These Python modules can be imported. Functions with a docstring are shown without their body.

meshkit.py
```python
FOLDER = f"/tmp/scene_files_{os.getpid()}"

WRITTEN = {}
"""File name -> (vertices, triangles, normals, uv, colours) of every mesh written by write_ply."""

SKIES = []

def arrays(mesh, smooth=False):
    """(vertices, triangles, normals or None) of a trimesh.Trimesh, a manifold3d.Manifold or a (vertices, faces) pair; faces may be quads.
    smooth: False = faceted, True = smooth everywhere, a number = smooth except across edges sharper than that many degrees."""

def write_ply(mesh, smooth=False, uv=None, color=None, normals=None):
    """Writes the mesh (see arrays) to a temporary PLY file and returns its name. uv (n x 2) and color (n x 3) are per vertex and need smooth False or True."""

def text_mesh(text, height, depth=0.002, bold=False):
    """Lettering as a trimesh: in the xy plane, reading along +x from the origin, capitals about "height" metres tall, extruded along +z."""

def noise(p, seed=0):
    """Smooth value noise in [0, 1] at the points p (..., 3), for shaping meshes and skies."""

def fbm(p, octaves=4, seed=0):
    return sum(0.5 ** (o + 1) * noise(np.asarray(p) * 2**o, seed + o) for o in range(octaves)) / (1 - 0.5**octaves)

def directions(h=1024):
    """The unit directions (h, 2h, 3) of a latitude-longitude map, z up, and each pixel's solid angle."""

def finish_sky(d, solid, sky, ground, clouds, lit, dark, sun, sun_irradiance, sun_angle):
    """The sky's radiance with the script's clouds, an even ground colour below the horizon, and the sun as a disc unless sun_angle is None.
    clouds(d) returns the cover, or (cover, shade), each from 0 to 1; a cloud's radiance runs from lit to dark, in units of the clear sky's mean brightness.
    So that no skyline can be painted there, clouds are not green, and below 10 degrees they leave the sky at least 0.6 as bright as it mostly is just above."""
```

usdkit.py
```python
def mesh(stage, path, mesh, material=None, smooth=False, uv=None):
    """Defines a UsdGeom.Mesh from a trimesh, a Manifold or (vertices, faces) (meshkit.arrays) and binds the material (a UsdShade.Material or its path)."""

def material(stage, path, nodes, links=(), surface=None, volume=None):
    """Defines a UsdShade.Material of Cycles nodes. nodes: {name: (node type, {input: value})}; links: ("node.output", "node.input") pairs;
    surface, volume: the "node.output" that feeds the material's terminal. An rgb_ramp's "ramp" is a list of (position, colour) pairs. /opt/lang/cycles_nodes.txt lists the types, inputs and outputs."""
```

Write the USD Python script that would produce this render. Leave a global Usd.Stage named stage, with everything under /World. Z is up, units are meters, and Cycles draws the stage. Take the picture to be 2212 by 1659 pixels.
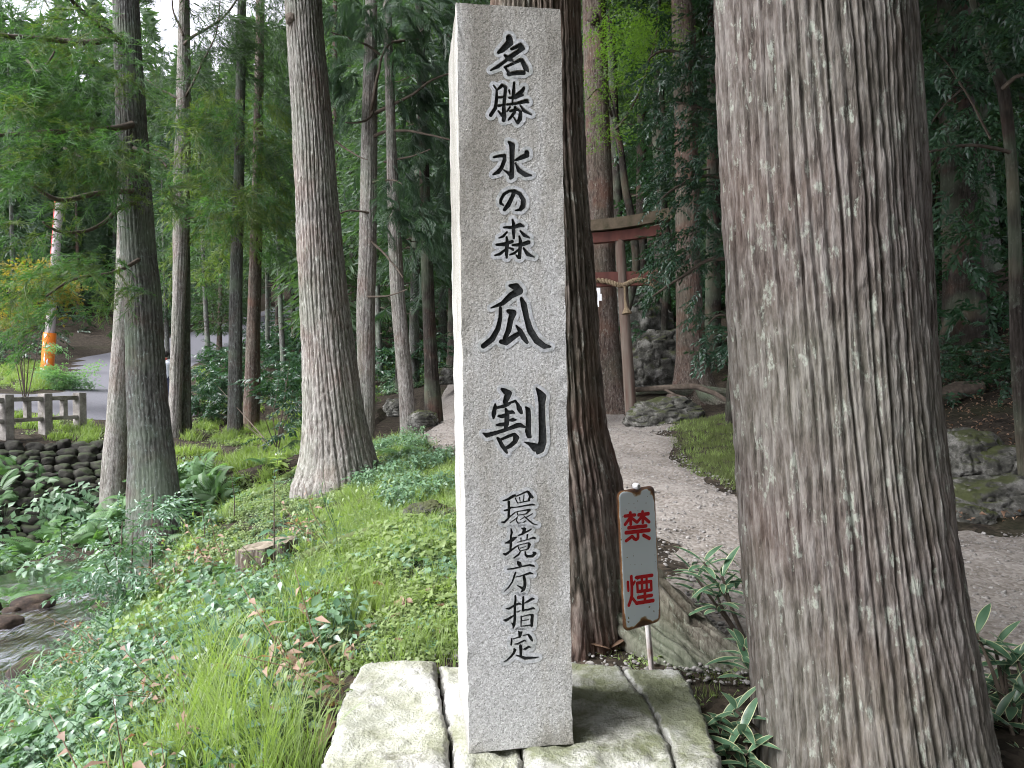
import math, random
import numpy as np, trimesh, usdkit, meshkit
from pxr import Usd, UsdGeom, UsdLux, UsdShade, Gf, Sdf, Vt
from scipy.interpolate import RBFInterpolator
from scipy.ndimage import map_coordinates, gaussian_filter
from scipy.spatial import cKDTree
import shapely
from shapely.geometry import Polygon, Point, LineString, MultiPoint
from shapely.ops import unary_union
import manifold3d as m3

stage = Usd.Stage.CreateInMemory()
UsdGeom.SetStageUpAxis(stage, UsdGeom.Tokens.z)
UsdGeom.SetStageMetersPerUnit(stage, 1.0)
W = UsdGeom.Xform.Define(stage, '/World')
stage.SetDefaultPrim(W.GetPrim())
UsdGeom.Scope.Define(stage, '/World/Looks')

# ------------------------------------------------------------------ camera, sky, sun, exposure
FPX, ZC, ROLL = 1530.0, 1.25, math.radians(0.95)          # focal length in pixels of a 2212 wide picture, eye height, roll
CR, SR = math.cos(ROLL), math.sin(ROLL)
cam = UsdGeom.Camera.Define(stage, '/World/camera')
cam.CreateHorizontalApertureAttr(36.0)
cam.CreateVerticalApertureAttr(27.0)
cam.CreateFocalLengthAttr(36.0 * FPX / 2212.0)
cam.CreateClippingRangeAttr(Gf.Vec2f(0.05, 2000.0))
cam.AddTransformOp().Set(Gf.Matrix4d(CR, 0, -SR, 0, SR, 0, CR, 0, 0, -1, 0, 0, 0, 0, ZC, 1))
cam.CreateExposureAttr(2.62)
SUN_DIR = np.array([-0.66, -0.20, 0.80]); SUN_DIR /= np.linalg.norm(SUN_DIR)   # towards the light
SUN_EL, SUN_ROT = math.asin(SUN_DIR[2]), math.atan2(SUN_DIR[0], SUN_DIR[1])
usdkit.material(stage, '/World/Looks/sky', {
    'sky': ('sky_texture', {'sky_type': 'single_scattering', 'sun_disc': False, 'sun_elevation': SUN_EL, 'sun_rotation': SUN_ROT, 'aerosol_density': 2.0}),
    'tc': ('texture_coordinate', {}),
    'n': ('noise_texture', {'scale': 2.2, 'detail': 5.0, 'roughness': 0.55}),
    'r': ('rgb_ramp', {'ramp': [(0.25, (0.80,) * 3), (0.6, (1.0,) * 3)]}),
    'bw': ('rgb_to_bw', {}),
    'k': ('math', {'math_type': 'multiply', 'value2': 1.5}),
    'c': ('combine_color', {}),
    'kb': ('math', {'math_type': 'multiply', 'value2': 1.13}),
    'm': ('mix', {'mix_type': 'mix'}),
    'b': ('background_shader', {'strength': 0.078})},
    [('tc.generated', 'n.vector'), ('n.fac', 'r.fac'), ('sky.color', 'bw.color'), ('bw.val', 'k.value1'), ('k.value', 'c.r'), ('k.value', 'c.g'),
     ('k.value', 'kb.value1'), ('kb.value', 'c.b'), ('r.color', 'm.fac'), ('sky.color', 'm.color1'), ('c.color', 'm.color2'), ('m.color', 'b.color')], surface='b.background')
dome = UsdLux.DomeLight.Define(stage, '/World/sky')
UsdShade.MaterialBindingAPI.Apply(dome.GetPrim()).Bind(UsdShade.Material.Get(stage, '/World/Looks/sky'))
dome.GetPrim().SetCustomDataByKey('kind', 'structure')
sun = UsdLux.DistantLight.Define(stage, '/World/sun')
sun.CreateIntensityAttr(0.30)
sun.CreateAngleAttr(36.0)
sun.CreateColorAttr(Gf.Vec3f(1.0, 0.985, 0.96))
sun.GetPrim().CreateAttribute('inputs:normalize', Sdf.ValueTypeNames.Bool).Set(True)
sz = SUN_DIR; sx = np.cross([0, 0, 1.0], sz); sx /= np.linalg.norm(sx); sy = np.cross(sz, sx)
sun.AddTransformOp().Set(Gf.Matrix4d(*sx, 0, *sy, 0, *sz, 0, 0, 0, 0, 1))

# ------------------------------------------------------------------ helpers
def P(px, py, Y):
    """A point of the place, Y metres in front of the camera, seen at that pixel of a 2212 x 1659 picture."""
    u, v = (px - 1106.0) / FPX, (829.5 - py) / FPX
    return np.array([Y * (u * CR + v * SR), Y, Y * (-u * SR + v * CR) + ZC])

taken = {}
def path_of(name, parent=None):
    base = (str(parent.GetPath()) if parent is not None else '/World') + '/'
    k = taken.get(base + name, 0)
    taken[base + name] = k + 1
    return base + name + (f'_{k:03d}' if k else '')

def tag(prim, label=None, cat=None, group=None, kind=None):
    for k, v in (('label', label), ('category', cat), ('group', group), ('kind', kind)):
        if v: prim.SetCustomDataByKey(k, v)
    return prim

def bind(prim, mat):
    UsdShade.MaterialBindingAPI.Apply(prim).Bind(UsdShade.Material.Get(stage, '/World/Looks/' + mat))

def obj(name, mesh, mat, parent=None, smooth=False, loc=None):
    m = usdkit.mesh(stage, path_of(name, parent), mesh, '/World/Looks/' + mat, smooth=smooth)
    if loc is not None: m.AddTranslateOp().Set(Gf.Vec3d(*map(float, loc)))
    return m.GetPrim()

def primvar(prim, name, values):
    UsdGeom.PrimvarsAPI(prim).CreatePrimvar(name, Sdf.ValueTypeNames.FloatArray, 'vertex').Set(Vt.FloatArray.FromNumpy(np.asarray(values, np.float32)))

def thing(name, label, cat, loc=(0, 0, 0), rotz=0.0, group=None, scale=None):
    x = UsdGeom.Xform.Define(stage, path_of(name))
    x.AddTranslateOp().Set(Gf.Vec3d(*map(float, loc)))
    if rotz: x.AddRotateZOp().Set(math.degrees(rotz))
    if scale: x.AddScaleOp().Set(Gf.Vec3f(*([float(scale)] * 3 if np.ndim(scale) == 0 else map(float, scale))))
    return tag(x.GetPrim(), label, cat, group)

def ref(name, source, label, cat, loc, rotz=0.0, scale=1.0, group=None, tilt=0.0):
    x = UsdGeom.Xform.Define(stage, path_of(name))
    x.AddTranslateOp().Set(Gf.Vec3d(*map(float, loc)))
    x.AddRotateZOp().Set(math.degrees(rotz))
    if tilt: x.AddRotateXOp().Set(math.degrees(tilt))
    x.AddScaleOp().Set(Gf.Vec3f(*([float(scale)] * 3 if np.ndim(scale) == 0 else map(float, scale))))
    p = x.GetPrim()
    p.GetReferences().AddInternalReference(source)
    p.SetInstanceable(True)
    return tag(p, label, cat, group)

def klass(name):
    p = stage.CreateClassPrim('/World/' + name)
    p.SetTypeName('Xform')
    return p

def quats(yaw, pitch, roll):
    """Rotation Rz(yaw) Ry(pitch) Rx(roll) as quaternions w x y z."""
    cy, sy_, cp, sp, cr, sr = np.cos(yaw / 2), np.sin(yaw / 2), np.cos(pitch / 2), np.sin(pitch / 2), np.cos(roll / 2), np.sin(roll / 2)
    return np.stack([cy * cp * cr + sy_ * sp * sr, cy * cp * sr - sy_ * sp * cr, cy * sp * cr + sy_ * cp * sr, sy_ * cp * cr - cy * sp * sr], -1)

def scatter(name, protos, pos, yaw, pitch, roll, scale, parent=None, label=None, cat=None, seed=0, kind='stuff'):
    """ONE PointInstancer; protos = [(mesh, material)]."""
    path = path_of(name, parent)
    pi = UsdGeom.PointInstancer.Define(stage, path)
    for k, (mesh, mat) in enumerate(protos):
        usdkit.mesh(stage, f'{path}/sprig_{k + 1:03d}', mesh, '/World/Looks/' + mat, smooth=True)
        pi.GetPrototypesRel().AddTarget(f'{path}/sprig_{k + 1:03d}')
    n = len(pos)
    rng = np.random.default_rng(seed + 11)
    q = quats(np.broadcast_to(yaw, n), np.broadcast_to(pitch, n), np.broadcast_to(roll, n))
    pi.CreateProtoIndicesAttr(Vt.IntArray.FromNumpy(rng.integers(0, len(protos), n).astype(np.int32)))
    pi.CreatePositionsAttr(Vt.Vec3fArray.FromNumpy(np.asarray(pos, np.float32)))
    pi.CreateOrientationsAttr(Vt.QuathArray([Gf.Quath(float(a), float(b), float(c), float(d)) for a, b, c, d in q]))
    s = np.broadcast_to(np.asarray(scale, np.float32).reshape(-1, 1), (n, 3))
    pi.CreateScalesAttr(Vt.Vec3fArray.FromNumpy(np.ascontiguousarray(s, np.float32)))
    return tag(pi.GetPrim(), label, cat, kind=kind)

def rotm(yaw, pitch, roll):
    q = quats(yaw, pitch, roll); w, x, y, z = q.T
    return np.stack([1 - 2 * (y * y + z * z), 2 * (x * y - w * z), 2 * (x * z + w * y), 2 * (x * y + w * z), 1 - 2 * (x * x + z * z), 2 * (y * z - w * x), 2 * (x * z - w * y), 2 * (y * z + w * x), 1 - 2 * (x * x + y * y)], -1).reshape(-1, 3, 3)
def bake(protos, pos, yaw, pitch, roll, scale, seed=0):
    """Copies of several sprigs joined into one mesh per material: {material: (vertices, triangles)}."""
    n = len(pos); pick = np.random.default_rng(seed + 11).integers(0, len(protos), n)
    R = rotm(np.broadcast_to(yaw, n), np.broadcast_to(pitch, n), np.broadcast_to(roll, n)) * np.broadcast_to(scale, n)[:, None, None]
    out = {}
    for k, ((v, f), mat) in enumerate(protos):
        i = np.nonzero(pick == k)[0]
        if not len(i): continue
        vv = (np.einsum('nij,vj->nvi', R[i], np.asarray(v)) + np.asarray(pos)[i][:, None]).reshape(-1, 3)
        ff = (np.asarray(f)[None] + (np.arange(len(i)) * len(v))[:, None, None]).reshape(-1, 3)
        out.setdefault(mat, []).append((vv, ff))
    res = {}
    for mat, ms in out.items():
        at = np.cumsum([0] + [len(m[0]) for m in ms])
        res[mat] = (np.vstack([m[0] for m in ms]), np.vstack([m[1] + a for m, a in zip(ms, at)]))
    return res
def patch(protos, n, rad, seed, tilt=.25, smin=.7, smax=1.25):
    """A round patch of plants as prototypes: one mesh per material."""
    rng = np.random.default_rng(seed); a, r_ = rng.uniform(0, 6.28, n), rad * rng.uniform(0, 1, n) ** .5
    b = bake(protos, np.stack([r_ * np.cos(a), r_ * np.sin(a), 0 * a], -1), rng.uniform(0, 6.28, n), rng.normal(0, tilt, n), rng.normal(0, tilt, n), rng.uniform(smin, smax, n), seed)
    return [(m, k) for k, m in b.items()]

def smoothstep(a, b, x):
    t = np.clip((x - a) / (b - a), 0, 1)
    return t * t * (3 - 2 * t)

def grid_faces(nu, nv, wrap=False):
    """Quads of an nv x nu grid of vertices (row major), as triangles."""
    i, j = np.meshgrid(np.arange(nv - 1), np.arange(nu if wrap else nu - 1), indexing='ij')
    a, b = i * nu + j, i * nu + (j + 1) % nu
    q = np.stack([a, b, b + nu, a + nu], -1).reshape(-1, 4)
    return np.vstack([q[:, [0, 1, 2]], q[:, [0, 2, 3]]])

class Soup:
    """Collects triangles for one mesh."""
    def __init__(self): self.v, self.f, self.n = [], [], 0
    def add(self, v, f):
        v, f = np.asarray(v, float), np.asarray(f, int)
        self.v.append(v); self.f.append(f + self.n); self.n += len(v)
    def tm(self): return (np.vstack(self.v), np.vstack(self.f))

def tube(pts, rad, n=7, cap=True):
    pts = np.asarray(pts, float); rad = np.broadcast_to(np.asarray(rad, float), len(pts))
    t = np.gradient(pts, axis=0); t /= np.linalg.norm(t, axis=1, keepdims=True) + 1e-12
    ref_ = np.array([0, 0, 1.0]) if abs(t[0, 2]) < 0.9 else np.array([1.0, 0, 0])
    a = np.cross(t, ref_); a /= np.linalg.norm(a, axis=1, keepdims=True) + 1e-12
    b = np.cross(t, a)
    th = np.arange(n) * 2 * np.pi / n
    v = pts[:, None] + rad[:, None, None] * (np.cos(th)[None, :, None] * a[:, None] + np.sin(th)[None, :, None] * b[:, None])
    f = grid_faces(n, len(pts), True)
    v = v.reshape(-1, 3)
    if cap:
        c0, c1 = len(v), len(v) + 1
        v = np.vstack([v, pts[0], pts[-1]])
        k = np.arange(n); o = (len(pts) - 1) * n
        f = np.vstack([f, np.stack([np.full(n, c0), (k + 1) % n, k], -1), np.stack([np.full(n, c1), o + k, o + (k + 1) % n], -1)])
    return v, f

def rbox(dx, dy, dz, r=0.01, loc=(0, 0, 0), rotz=0.0):
    """A box with rounded edges centred on loc."""
    s = [m3.Manifold.sphere(r, 8).translate([a * (dx / 2 - r), b * (dy / 2 - r), c * (dz / 2 - r)]) for a in (-1, 1) for b in (-1, 1) for c in (-1, 1)]
    return m3.Manifold.batch_hull(s).rotate([0, 0, math.degrees(rotz)]).translate(list(map(float, loc)))

def rock(sx_, sy_, sz_, seed, detail=4, rough=0.35, flat=0.25):
    m = trimesh.creation.icosphere(detail, 1.0)
    v = np.array(m.vertices)
    n = meshkit.fbm(v * 1.1 + seed * 7.1, 3, seed) - 0.5
    c = meshkit.fbm(v * 2.6 + seed * 3.3, 3, seed + 5) - 0.5
    e = np.abs(meshkit.noise(v * 4.5 + seed, seed + 9) - 0.5)
    v = v * (1 + 1.5 * rough * n + 0.9 * rough * c - 0.5 * rough * (e < 0.06) * 0.3)[:, None]
    v = np.sign(v) * np.abs(v) ** (1 - 0.25 * rough)
    v[:, 2] = np.where(v[:, 2] < -flat, -flat + (v[:, 2] + flat) * 0.3, v[:, 2])
    return v * [sx_, sy_, sz_], np.array(m.faces)

def stroke_shape(flat, scale=1e-4):
    """The outline of a brush stroke given as x, y, width triples."""
    p = np.array(flat, float).reshape(-1, 3) * scale
    parts = []
    for a, b in zip(p[:-1], p[1:]):
        parts.append(unary_union([Point(a[:2]).buffer(max(a[2], 4e-4) / 2, 6), Point(b[:2]).buffer(max(b[2], 4e-4) / 2, 6)]).convex_hull)
    return unary_union(parts)

def polys(g):
    return [p for p in (g.geoms if hasattr(g, 'geoms') else [g]) if p.geom_type == 'Polygon' and p.area > 1e-7]

def extrude(g, depth):
    return trimesh.util.concatenate([trimesh.creation.extrude_polygon(p, depth, engine='earcut') for p in polys(g)])

# ------------------------------------------------------------------ materials
def MAT(name, nodes, links, surface='p.BSDF'):
    usdkit.material(stage, '/World/Looks/' + name, nodes, links, surface=surface)

def leaf_mat(name, dark, light, rough=0.45, trans=0.3, spec=0.5, tcol=None, autumn=None):
    """Leaf colour varies leaf by leaf and slowly from place to place; thin leaves let light through."""
    nodes = {'g': ('geometry', {}), 'n': ('noise_texture', {'scale': 2.0, 'detail': 3.0}), 'oi': ('object_info', {}),
             'a': ('math', {'math_type': 'multiply_add', 'value2': 0.42, 'value3': 0.0}), 'b': ('math', {'math_type': 'multiply_add', 'value2': 0.55}),
             'c': ('math', {'math_type': 'multiply_add', 'value2': 0.35}),
             'r': ('rgb_ramp', {'ramp': [(0.0, dark), (0.55, tuple((np.array(dark) + np.array(light)) / 2)), (1.0, light)]}),
             'p': ('principled_bsdf', {'roughness': rough, 'specular_ior_level': spec}),
             't': ('translucent_bsdf', {}), 'tm': ('mix', {'mix_type': 'multiply', 'fac': 1.0, 'color2': tcol or (1.5, 1.7, 0.7)}), 'x': ('mix_closure', {'fac': trans})}
    links = [('g.position', 'n.vector'), ('g.random_per_island', 'a.value1'), ('n.fac', 'b.value1'), ('a.value', 'b.value3'), ('oi.random', 'c.value1'), ('b.value', 'c.value3'),
             ('c.value', 'r.fac'), ('r.color', 'p.base_color'), ('r.color', 'tm.color1'), ('tm.color', 't.color'), ('p.BSDF', 'x.closure1'), ('t.BSDF', 'x.closure2')]
    MAT(name, nodes, links, 'x.closure')

def bark_mat(name, deep, mid, high, lichen=0.0, lichen_col=(0.50, 0.54, 0.46), scale=1.0, green=0.0, bump=0.6, red=0.0):
    """Stringy bark: grain stretched along the trunk, lichen blotches, algae; 'ridge' is 0 in the fissures and 1 on the ridges."""
    nodes = {'g': ('geometry', {}), 'mp': ('mapping', {'scale': (1, 1, 0.20)}), 'n': ('noise_texture', {'scale': 48.0 * scale, 'detail': 5.0, 'roughness': 0.70}),
             'mp2': ('mapping', {'scale': (1, 1, 0.3)}), 'n2': ('noise_texture', {'scale': 7.0 * scale, 'detail': 4.0, 'roughness': 0.6}),
             'at': ('attribute', {'attribute': 'ridge'}),
             's': ('math', {'math_type': 'multiply_add', 'value2': 1.7, 'value3': -0.66}), 's2': ('math', {'math_type': 'multiply_add', 'value2': 0.38}), 's3': ('math', {'math_type': 'multiply_add', 'value2': 0.34}),
             'r': ('rgb_ramp', {'ramp': [(0.2, deep), (0.5, mid), (0.85, high)]}),
             'l1': ('noise_texture', {'scale': 22.0 * scale, 'detail': 7.0, 'roughness': 0.72}), 'mp3': ('mapping', {'scale': (1, 1, 0.5)}),
             'lr': ('rgb_ramp', {'ramp': [(0.57, (0, 0, 0)), (0.63, (1, 1, 1))]}), 'lf': ('math', {'math_type': 'multiply', 'value2': lichen}),
             'lm': ('mix', {'color2': lichen_col}),
             'g1': ('noise_texture', {'scale': 1.6, 'detail': 3.0}), 'gr': ('rgb_ramp', {'ramp': [(0.45, (0, 0, 0)), (0.65, (1, 1, 1))]}), 'gf': ('math', {'math_type': 'multiply', 'value2': green}),
             'gm': ('mix', {'color2': (0.13, 0.17, 0.11)}),
             'r1': ('noise_texture', {'scale': 2.6, 'detail': 4.0}), 'rr': ('rgb_ramp', {'ramp': [(0.5, (0, 0, 0)), (0.68, (1, 1, 1))]}), 'rf': ('math', {'math_type': 'multiply', 'value2': red}),
             'rm': ('mix', {'color2': (0.15, 0.075, 0.05)}),
             'bp': ('bump', {'strength': bump, 'distance': 0.012}),
             'p': ('principled_bsdf', {'roughness': 0.9, 'specular_ior_level': 0.2})}
    links = [('g.position', 'mp.vector'), ('mp.vector', 'n.vector'), ('g.position', 'mp2.vector'), ('mp2.vector', 'n2.vector'), ('n.fac', 's.value1'), ('n2.fac', 's2.value1'), ('s.value', 's2.value3'),
             ('at.fac', 's3.value1'), ('s2.value', 's3.value3'), ('s3.value', 'r.fac'), ('g.position', 'mp3.vector'), ('mp3.vector', 'l1.vector'), ('l1.fac', 'lr.fac'), ('lr.color', 'lf.value1'),
             ('g.position', 'g1.vector'), ('g1.fac', 'gr.fac'), ('gr.color', 'gf.value1'), ('gf.value', 'gm.fac'), ('g.position', 'r1.vector'), ('r1.fac', 'rr.fac'), ('rr.color', 'rf.value1'), ('rf.value', 'rm.fac'),
             ('r.color', 'rm.color1'), ('rm.color', 'gm.color1'), ('gm.color', 'lm.color1'), ('lf.value', 'lm.fac'), ('lm.color', 'p.base_color'), ('n.fac', 'bp.height'), ('bp.normal', 'p.normal')]
    MAT(name, nodes, links)

def stone_mat(name, cols, scale=6.0, moss=0.0, moss_col=(0.07, 0.085, 0.025), bump=0.5, dist=0.01, fine=60.0):
    """Weathered stone with blotches; moss grows on what faces up, in patches."""
    nodes = {'g': ('geometry', {}), 'n': ('noise_texture', {'scale': scale, 'detail': 8.0, 'roughness': 0.65}), 'f': ('noise_texture', {'scale': fine, 'detail': 4.0, 'roughness': 0.6}),
             's': ('math', {'math_type': 'multiply_add', 'value2': 0.3, 'value3': -0.15}), 's2': ('math', {'math_type': 'add'}),
             'r': ('rgb_ramp', {'ramp': list(zip(np.linspace(0.34, 0.66, len(cols)), cols))}),
             'sp': ('separate_xyz', {}), 'mn': ('noise_texture', {'scale': 3.2, 'detail': 7.0, 'roughness': 0.65}), 'm1': ('math', {'math_type': 'multiply_add', 'value2': 0.20}), 'm2': ('rgb_ramp', {'ramp': [(0.62, (0, 0, 0)), (0.72, (1, 1, 1))]}),
             'mf': ('math', {'math_type': 'multiply', 'value2': moss}), 'mm': ('mix', {'color2': moss_col}),
             'bp': ('bump', {'strength': bump, 'distance': dist}), 'p': ('principled_bsdf', {'roughness': 0.9, 'specular_ior_level': 0.25})}
    links = [('g.position', 'n.vector'), ('g.position', 'f.vector'), ('f.fac', 's.value1'), ('s.value', 's2.value1'), ('n.fac', 's2.value2'), ('s2.value', 'r.fac'), ('g.normal', 'sp.vector'), ('g.position', 'mn.vector'),
             ('sp.z', 'm1.value1'), ('mn.fac', 'm1.value3'), ('m1.value', 'm2.fac'), ('m2.color', 'mf.value1'), ('mf.value', 'mm.fac'), ('r.color', 'mm.color1'), ('mm.color', 'p.base_color'), ('s2.value', 'bp.height'), ('bp.normal', 'p.normal')]
    MAT(name, nodes, links)

def plain_mat(name, c1, c2, scale=20.0, rough=0.8, bump=0.2, stretch=(1, 1, 1), spec=0.3, detail=4.0):
    MAT(name, {'g': ('geometry', {}), 'mp': ('mapping', {'scale': stretch}), 'n': ('noise_texture', {'scale': scale, 'detail': detail, 'roughness': 0.6}), 'r': ('rgb_ramp', {'ramp': [(0.3, c1), (0.7, c2)]}),
               'bp': ('bump', {'strength': bump, 'distance': 0.004}), 'p': ('principled_bsdf', {'roughness': rough, 'specular_ior_level': spec})},
        [('g.position', 'mp.vector'), ('mp.vector', 'n.vector'), ('n.fac', 'r.fac'), ('r.color', 'p.base_color'), ('n.fac', 'bp.height'), ('bp.normal', 'p.normal')])

bark_mat('bark_front', (0.024, 0.019, 0.015), (0.086, 0.072, 0.061), (0.185, 0.168, 0.150), lichen=0.6, lichen_col=(0.31, 0.34, 0.28), scale=1.1, green=0.12, red=0.10, bump=1.0)
bark_mat('bark_pale', (0.030, 0.026, 0.022), (0.135, 0.122, 0.106), (0.29, 0.275, 0.25), lichen=0.35, scale=1.3, green=0.25, red=0.25)
bark_mat('bark_brown', (0.016, 0.010, 0.008), (0.070, 0.050, 0.040), (0.17, 0.138, 0.115), lichen=0.25, scale=1.1, green=0.15, red=0.5)
bark_mat('bark_grey', (0.018, 0.016, 0.014), (0.062, 0.061, 0.054), (0.14, 0.142, 0.128), lichen=0.45, lichen_col=(0.30, 0.36, 0.32), scale=1.0, green=0.5, red=0.2)
bark_mat('bark_dark', (0.008, 0.006, 0.005), (0.022, 0.018, 0.014), (0.05, 0.043, 0.036), lichen=0.08, scale=1.0, green=0.4, red=0.3)
leaf_mat('cedar_green', (0.020, 0.060, 0.024), (0.095, 0.195, 0.060), rough=0.6, trans=0.42)
leaf_mat('cedar_far', (0.028, 0.058, 0.030), (0.085, 0.145, 0.060), rough=0.65, trans=0.35)
leaf_mat('cedar_yellow', (0.05, 0.085, 0.02), (0.13, 0.18, 0.045), rough=0.6, trans=0.4)
leaf_mat('cypress_green', (0.022, 0.052, 0.030), (0.065, 0.115, 0.058), rough=0.5, trans=0.3)
leaf_mat('glossy_green', (0.012, 0.035, 0.020), (0.040, 0.085, 0.042), rough=0.36, trans=0.2, spec=0.5)
leaf_mat('maple_green', (0.05, 0.10, 0.02), (0.13, 0.22, 0.04), rough=0.5, trans=0.5)
leaf_mat('sapling_green', (0.07, 0.15, 0.07), (0.17, 0.30, 0.16), rough=0.5, trans=0.4)
leaf_mat('autumn_yellow', (0.12, 0.12, 0.02), (0.32, 0.27, 0.06), rough=0.5, trans=0.45, tcol=(1.4, 1.3, 0.6))
leaf_mat('cover_green', (0.040, 0.095, 0.050), (0.19, 0.30, 0.165), rough=0.42, trans=0.25)
leaf_mat('cover_lime', (0.10, 0.155, 0.05), (0.28, 0.35, 0.14), rough=0.5, trans=0.35)
leaf_mat('bush_green', (0.035, 0.085, 0.05), (0.12, 0.21, 0.12), rough=0.3, trans=0.2, spec=0.6)
leaf_mat('grass_green', (0.11, 0.165, 0.045), (0.26, 0.335, 0.12), rough=0.5, trans=0.4)
leaf_mat('fern_green', (0.05, 0.12, 0.04), (0.14, 0.25, 0.10), rough=0.5, trans=0.4)
leaf_mat('moss_green', (0.050, 0.066, 0.018), (0.125, 0.155, 0.048), rough=0.8, trans=0.3)
leaf_mat('dead_leaf', (0.12, 0.068, 0.042), (0.36, 0.25, 0.17), rough=0.6, trans=0.25, tcol=(1.4, 1.0, 0.6))
stone_mat('granite_rough', [(0.17, 0.165, 0.13), (0.34, 0.335, 0.30), (0.46, 0.455, 0.43), (0.58, 0.575, 0.555)], scale=7.0, moss=0.5, moss_col=(0.20, 0.215, 0.12), bump=1.0, dist=0.03, fine=110.0)
stone_mat('granite_mossy', [(0.13, 0.13, 0.10), (0.26, 0.262, 0.22), (0.37, 0.37, 0.33), (0.48, 0.48, 0.45)], scale=7.0, moss=0.75, moss_col=(0.115, 0.13, 0.055), bump=1.0, dist=0.03, fine=110.0)
stone_mat('limestone', [(0.020, 0.020, 0.016), (0.062, 0.061, 0.051), (0.20, 0.195, 0.175)], scale=4.0, moss=0.95, moss_col=(0.045, 0.052, 0.018), bump=0.8, dist=0.03, fine=40.0)
stone_mat('wall_stone', [(0.009, 0.008, 0.006), (0.02, 0.019, 0.015), (0.045, 0.043, 0.034)], scale=5.0, moss=0.6, moss_col=(0.03, 0.045, 0.015), bump=0.6, dist=0.02)
stone_mat('bed_stone', [(0.012, 0.009, 0.007), (0.032, 0.022, 0.016), (0.075, 0.053, 0.038)], scale=7.0, moss=0.1, bump=0.4, dist=0.01)
stone_mat('pebble', [(0.10, 0.092, 0.083), (0.18, 0.17, 0.157), (0.32, 0.31, 0.29)], scale=25.0, moss=0.0, bump=0.3, dist=0.004)
stone_mat('concrete_grey', [(0.11, 0.10, 0.088), (0.21, 0.195, 0.175), (0.32, 0.30, 0.275)], scale=5.0, moss=0.8, moss_col=(0.075, 0.075, 0.03), bump=0.3, dist=0.006)
plain_mat('black_paint', (0.010, 0.012, 0.012), (0.035, 0.037, 0.036), scale=120.0, rough=0.75, bump=0.4, spec=0.2)
plain_mat('sign_red', (0.58, 0.010, 0.016), (0.66, 0.016, 0.022), scale=60.0, rough=0.3, bump=0.05, spec=0.5)
plain_mat('post_white', (0.14, 0.065, 0.035), (0.68, 0.66, 0.63), scale=28.0, rough=0.55, bump=0.1, stretch=(1, 1, 0.35))
plain_mat('bolt_steel', (0.35, 0.35, 0.34), (0.5, 0.5, 0.5), scale=50.0, rough=0.4)
plain_mat('torii_red', (0.055, 0.019, 0.014), (0.11, 0.038, 0.027), scale=7.0, rough=0.8, bump=0.3, stretch=(1, 1, 0.3), detail=8.0)
plain_mat('torii_worn', (0.085, 0.045, 0.033), (0.145, 0.125, 0.10), scale=9.0, rough=0.85, bump=0.4, stretch=(1.5, 1.5, 0.12), detail=8.0)
plain_mat('torii_roof', (0.06, 0.052, 0.028), (0.155, 0.118, 0.082), scale=9.0, rough=0.9, bump=0.4, detail=8.0)
plain_mat('straw', (0.10, 0.072, 0.04), (0.21, 0.16, 0.10), scale=60.0, rough=0.85, bump=0.4)
plain_mat('paper_white', (0.75, 0.75, 0.74), (0.82, 0.82, 0.82), rough=0.7, bump=0.0)
plain_mat('asphalt', (0.085, 0.085, 0.095), (0.135, 0.135, 0.15), scale=30.0, rough=0.9, bump=0.2)
plain_mat('orange_cover', (0.62, 0.15, 0.018), (0.75, 0.21, 0.025), scale=6.0, rough=0.45, bump=0.02)
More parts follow.
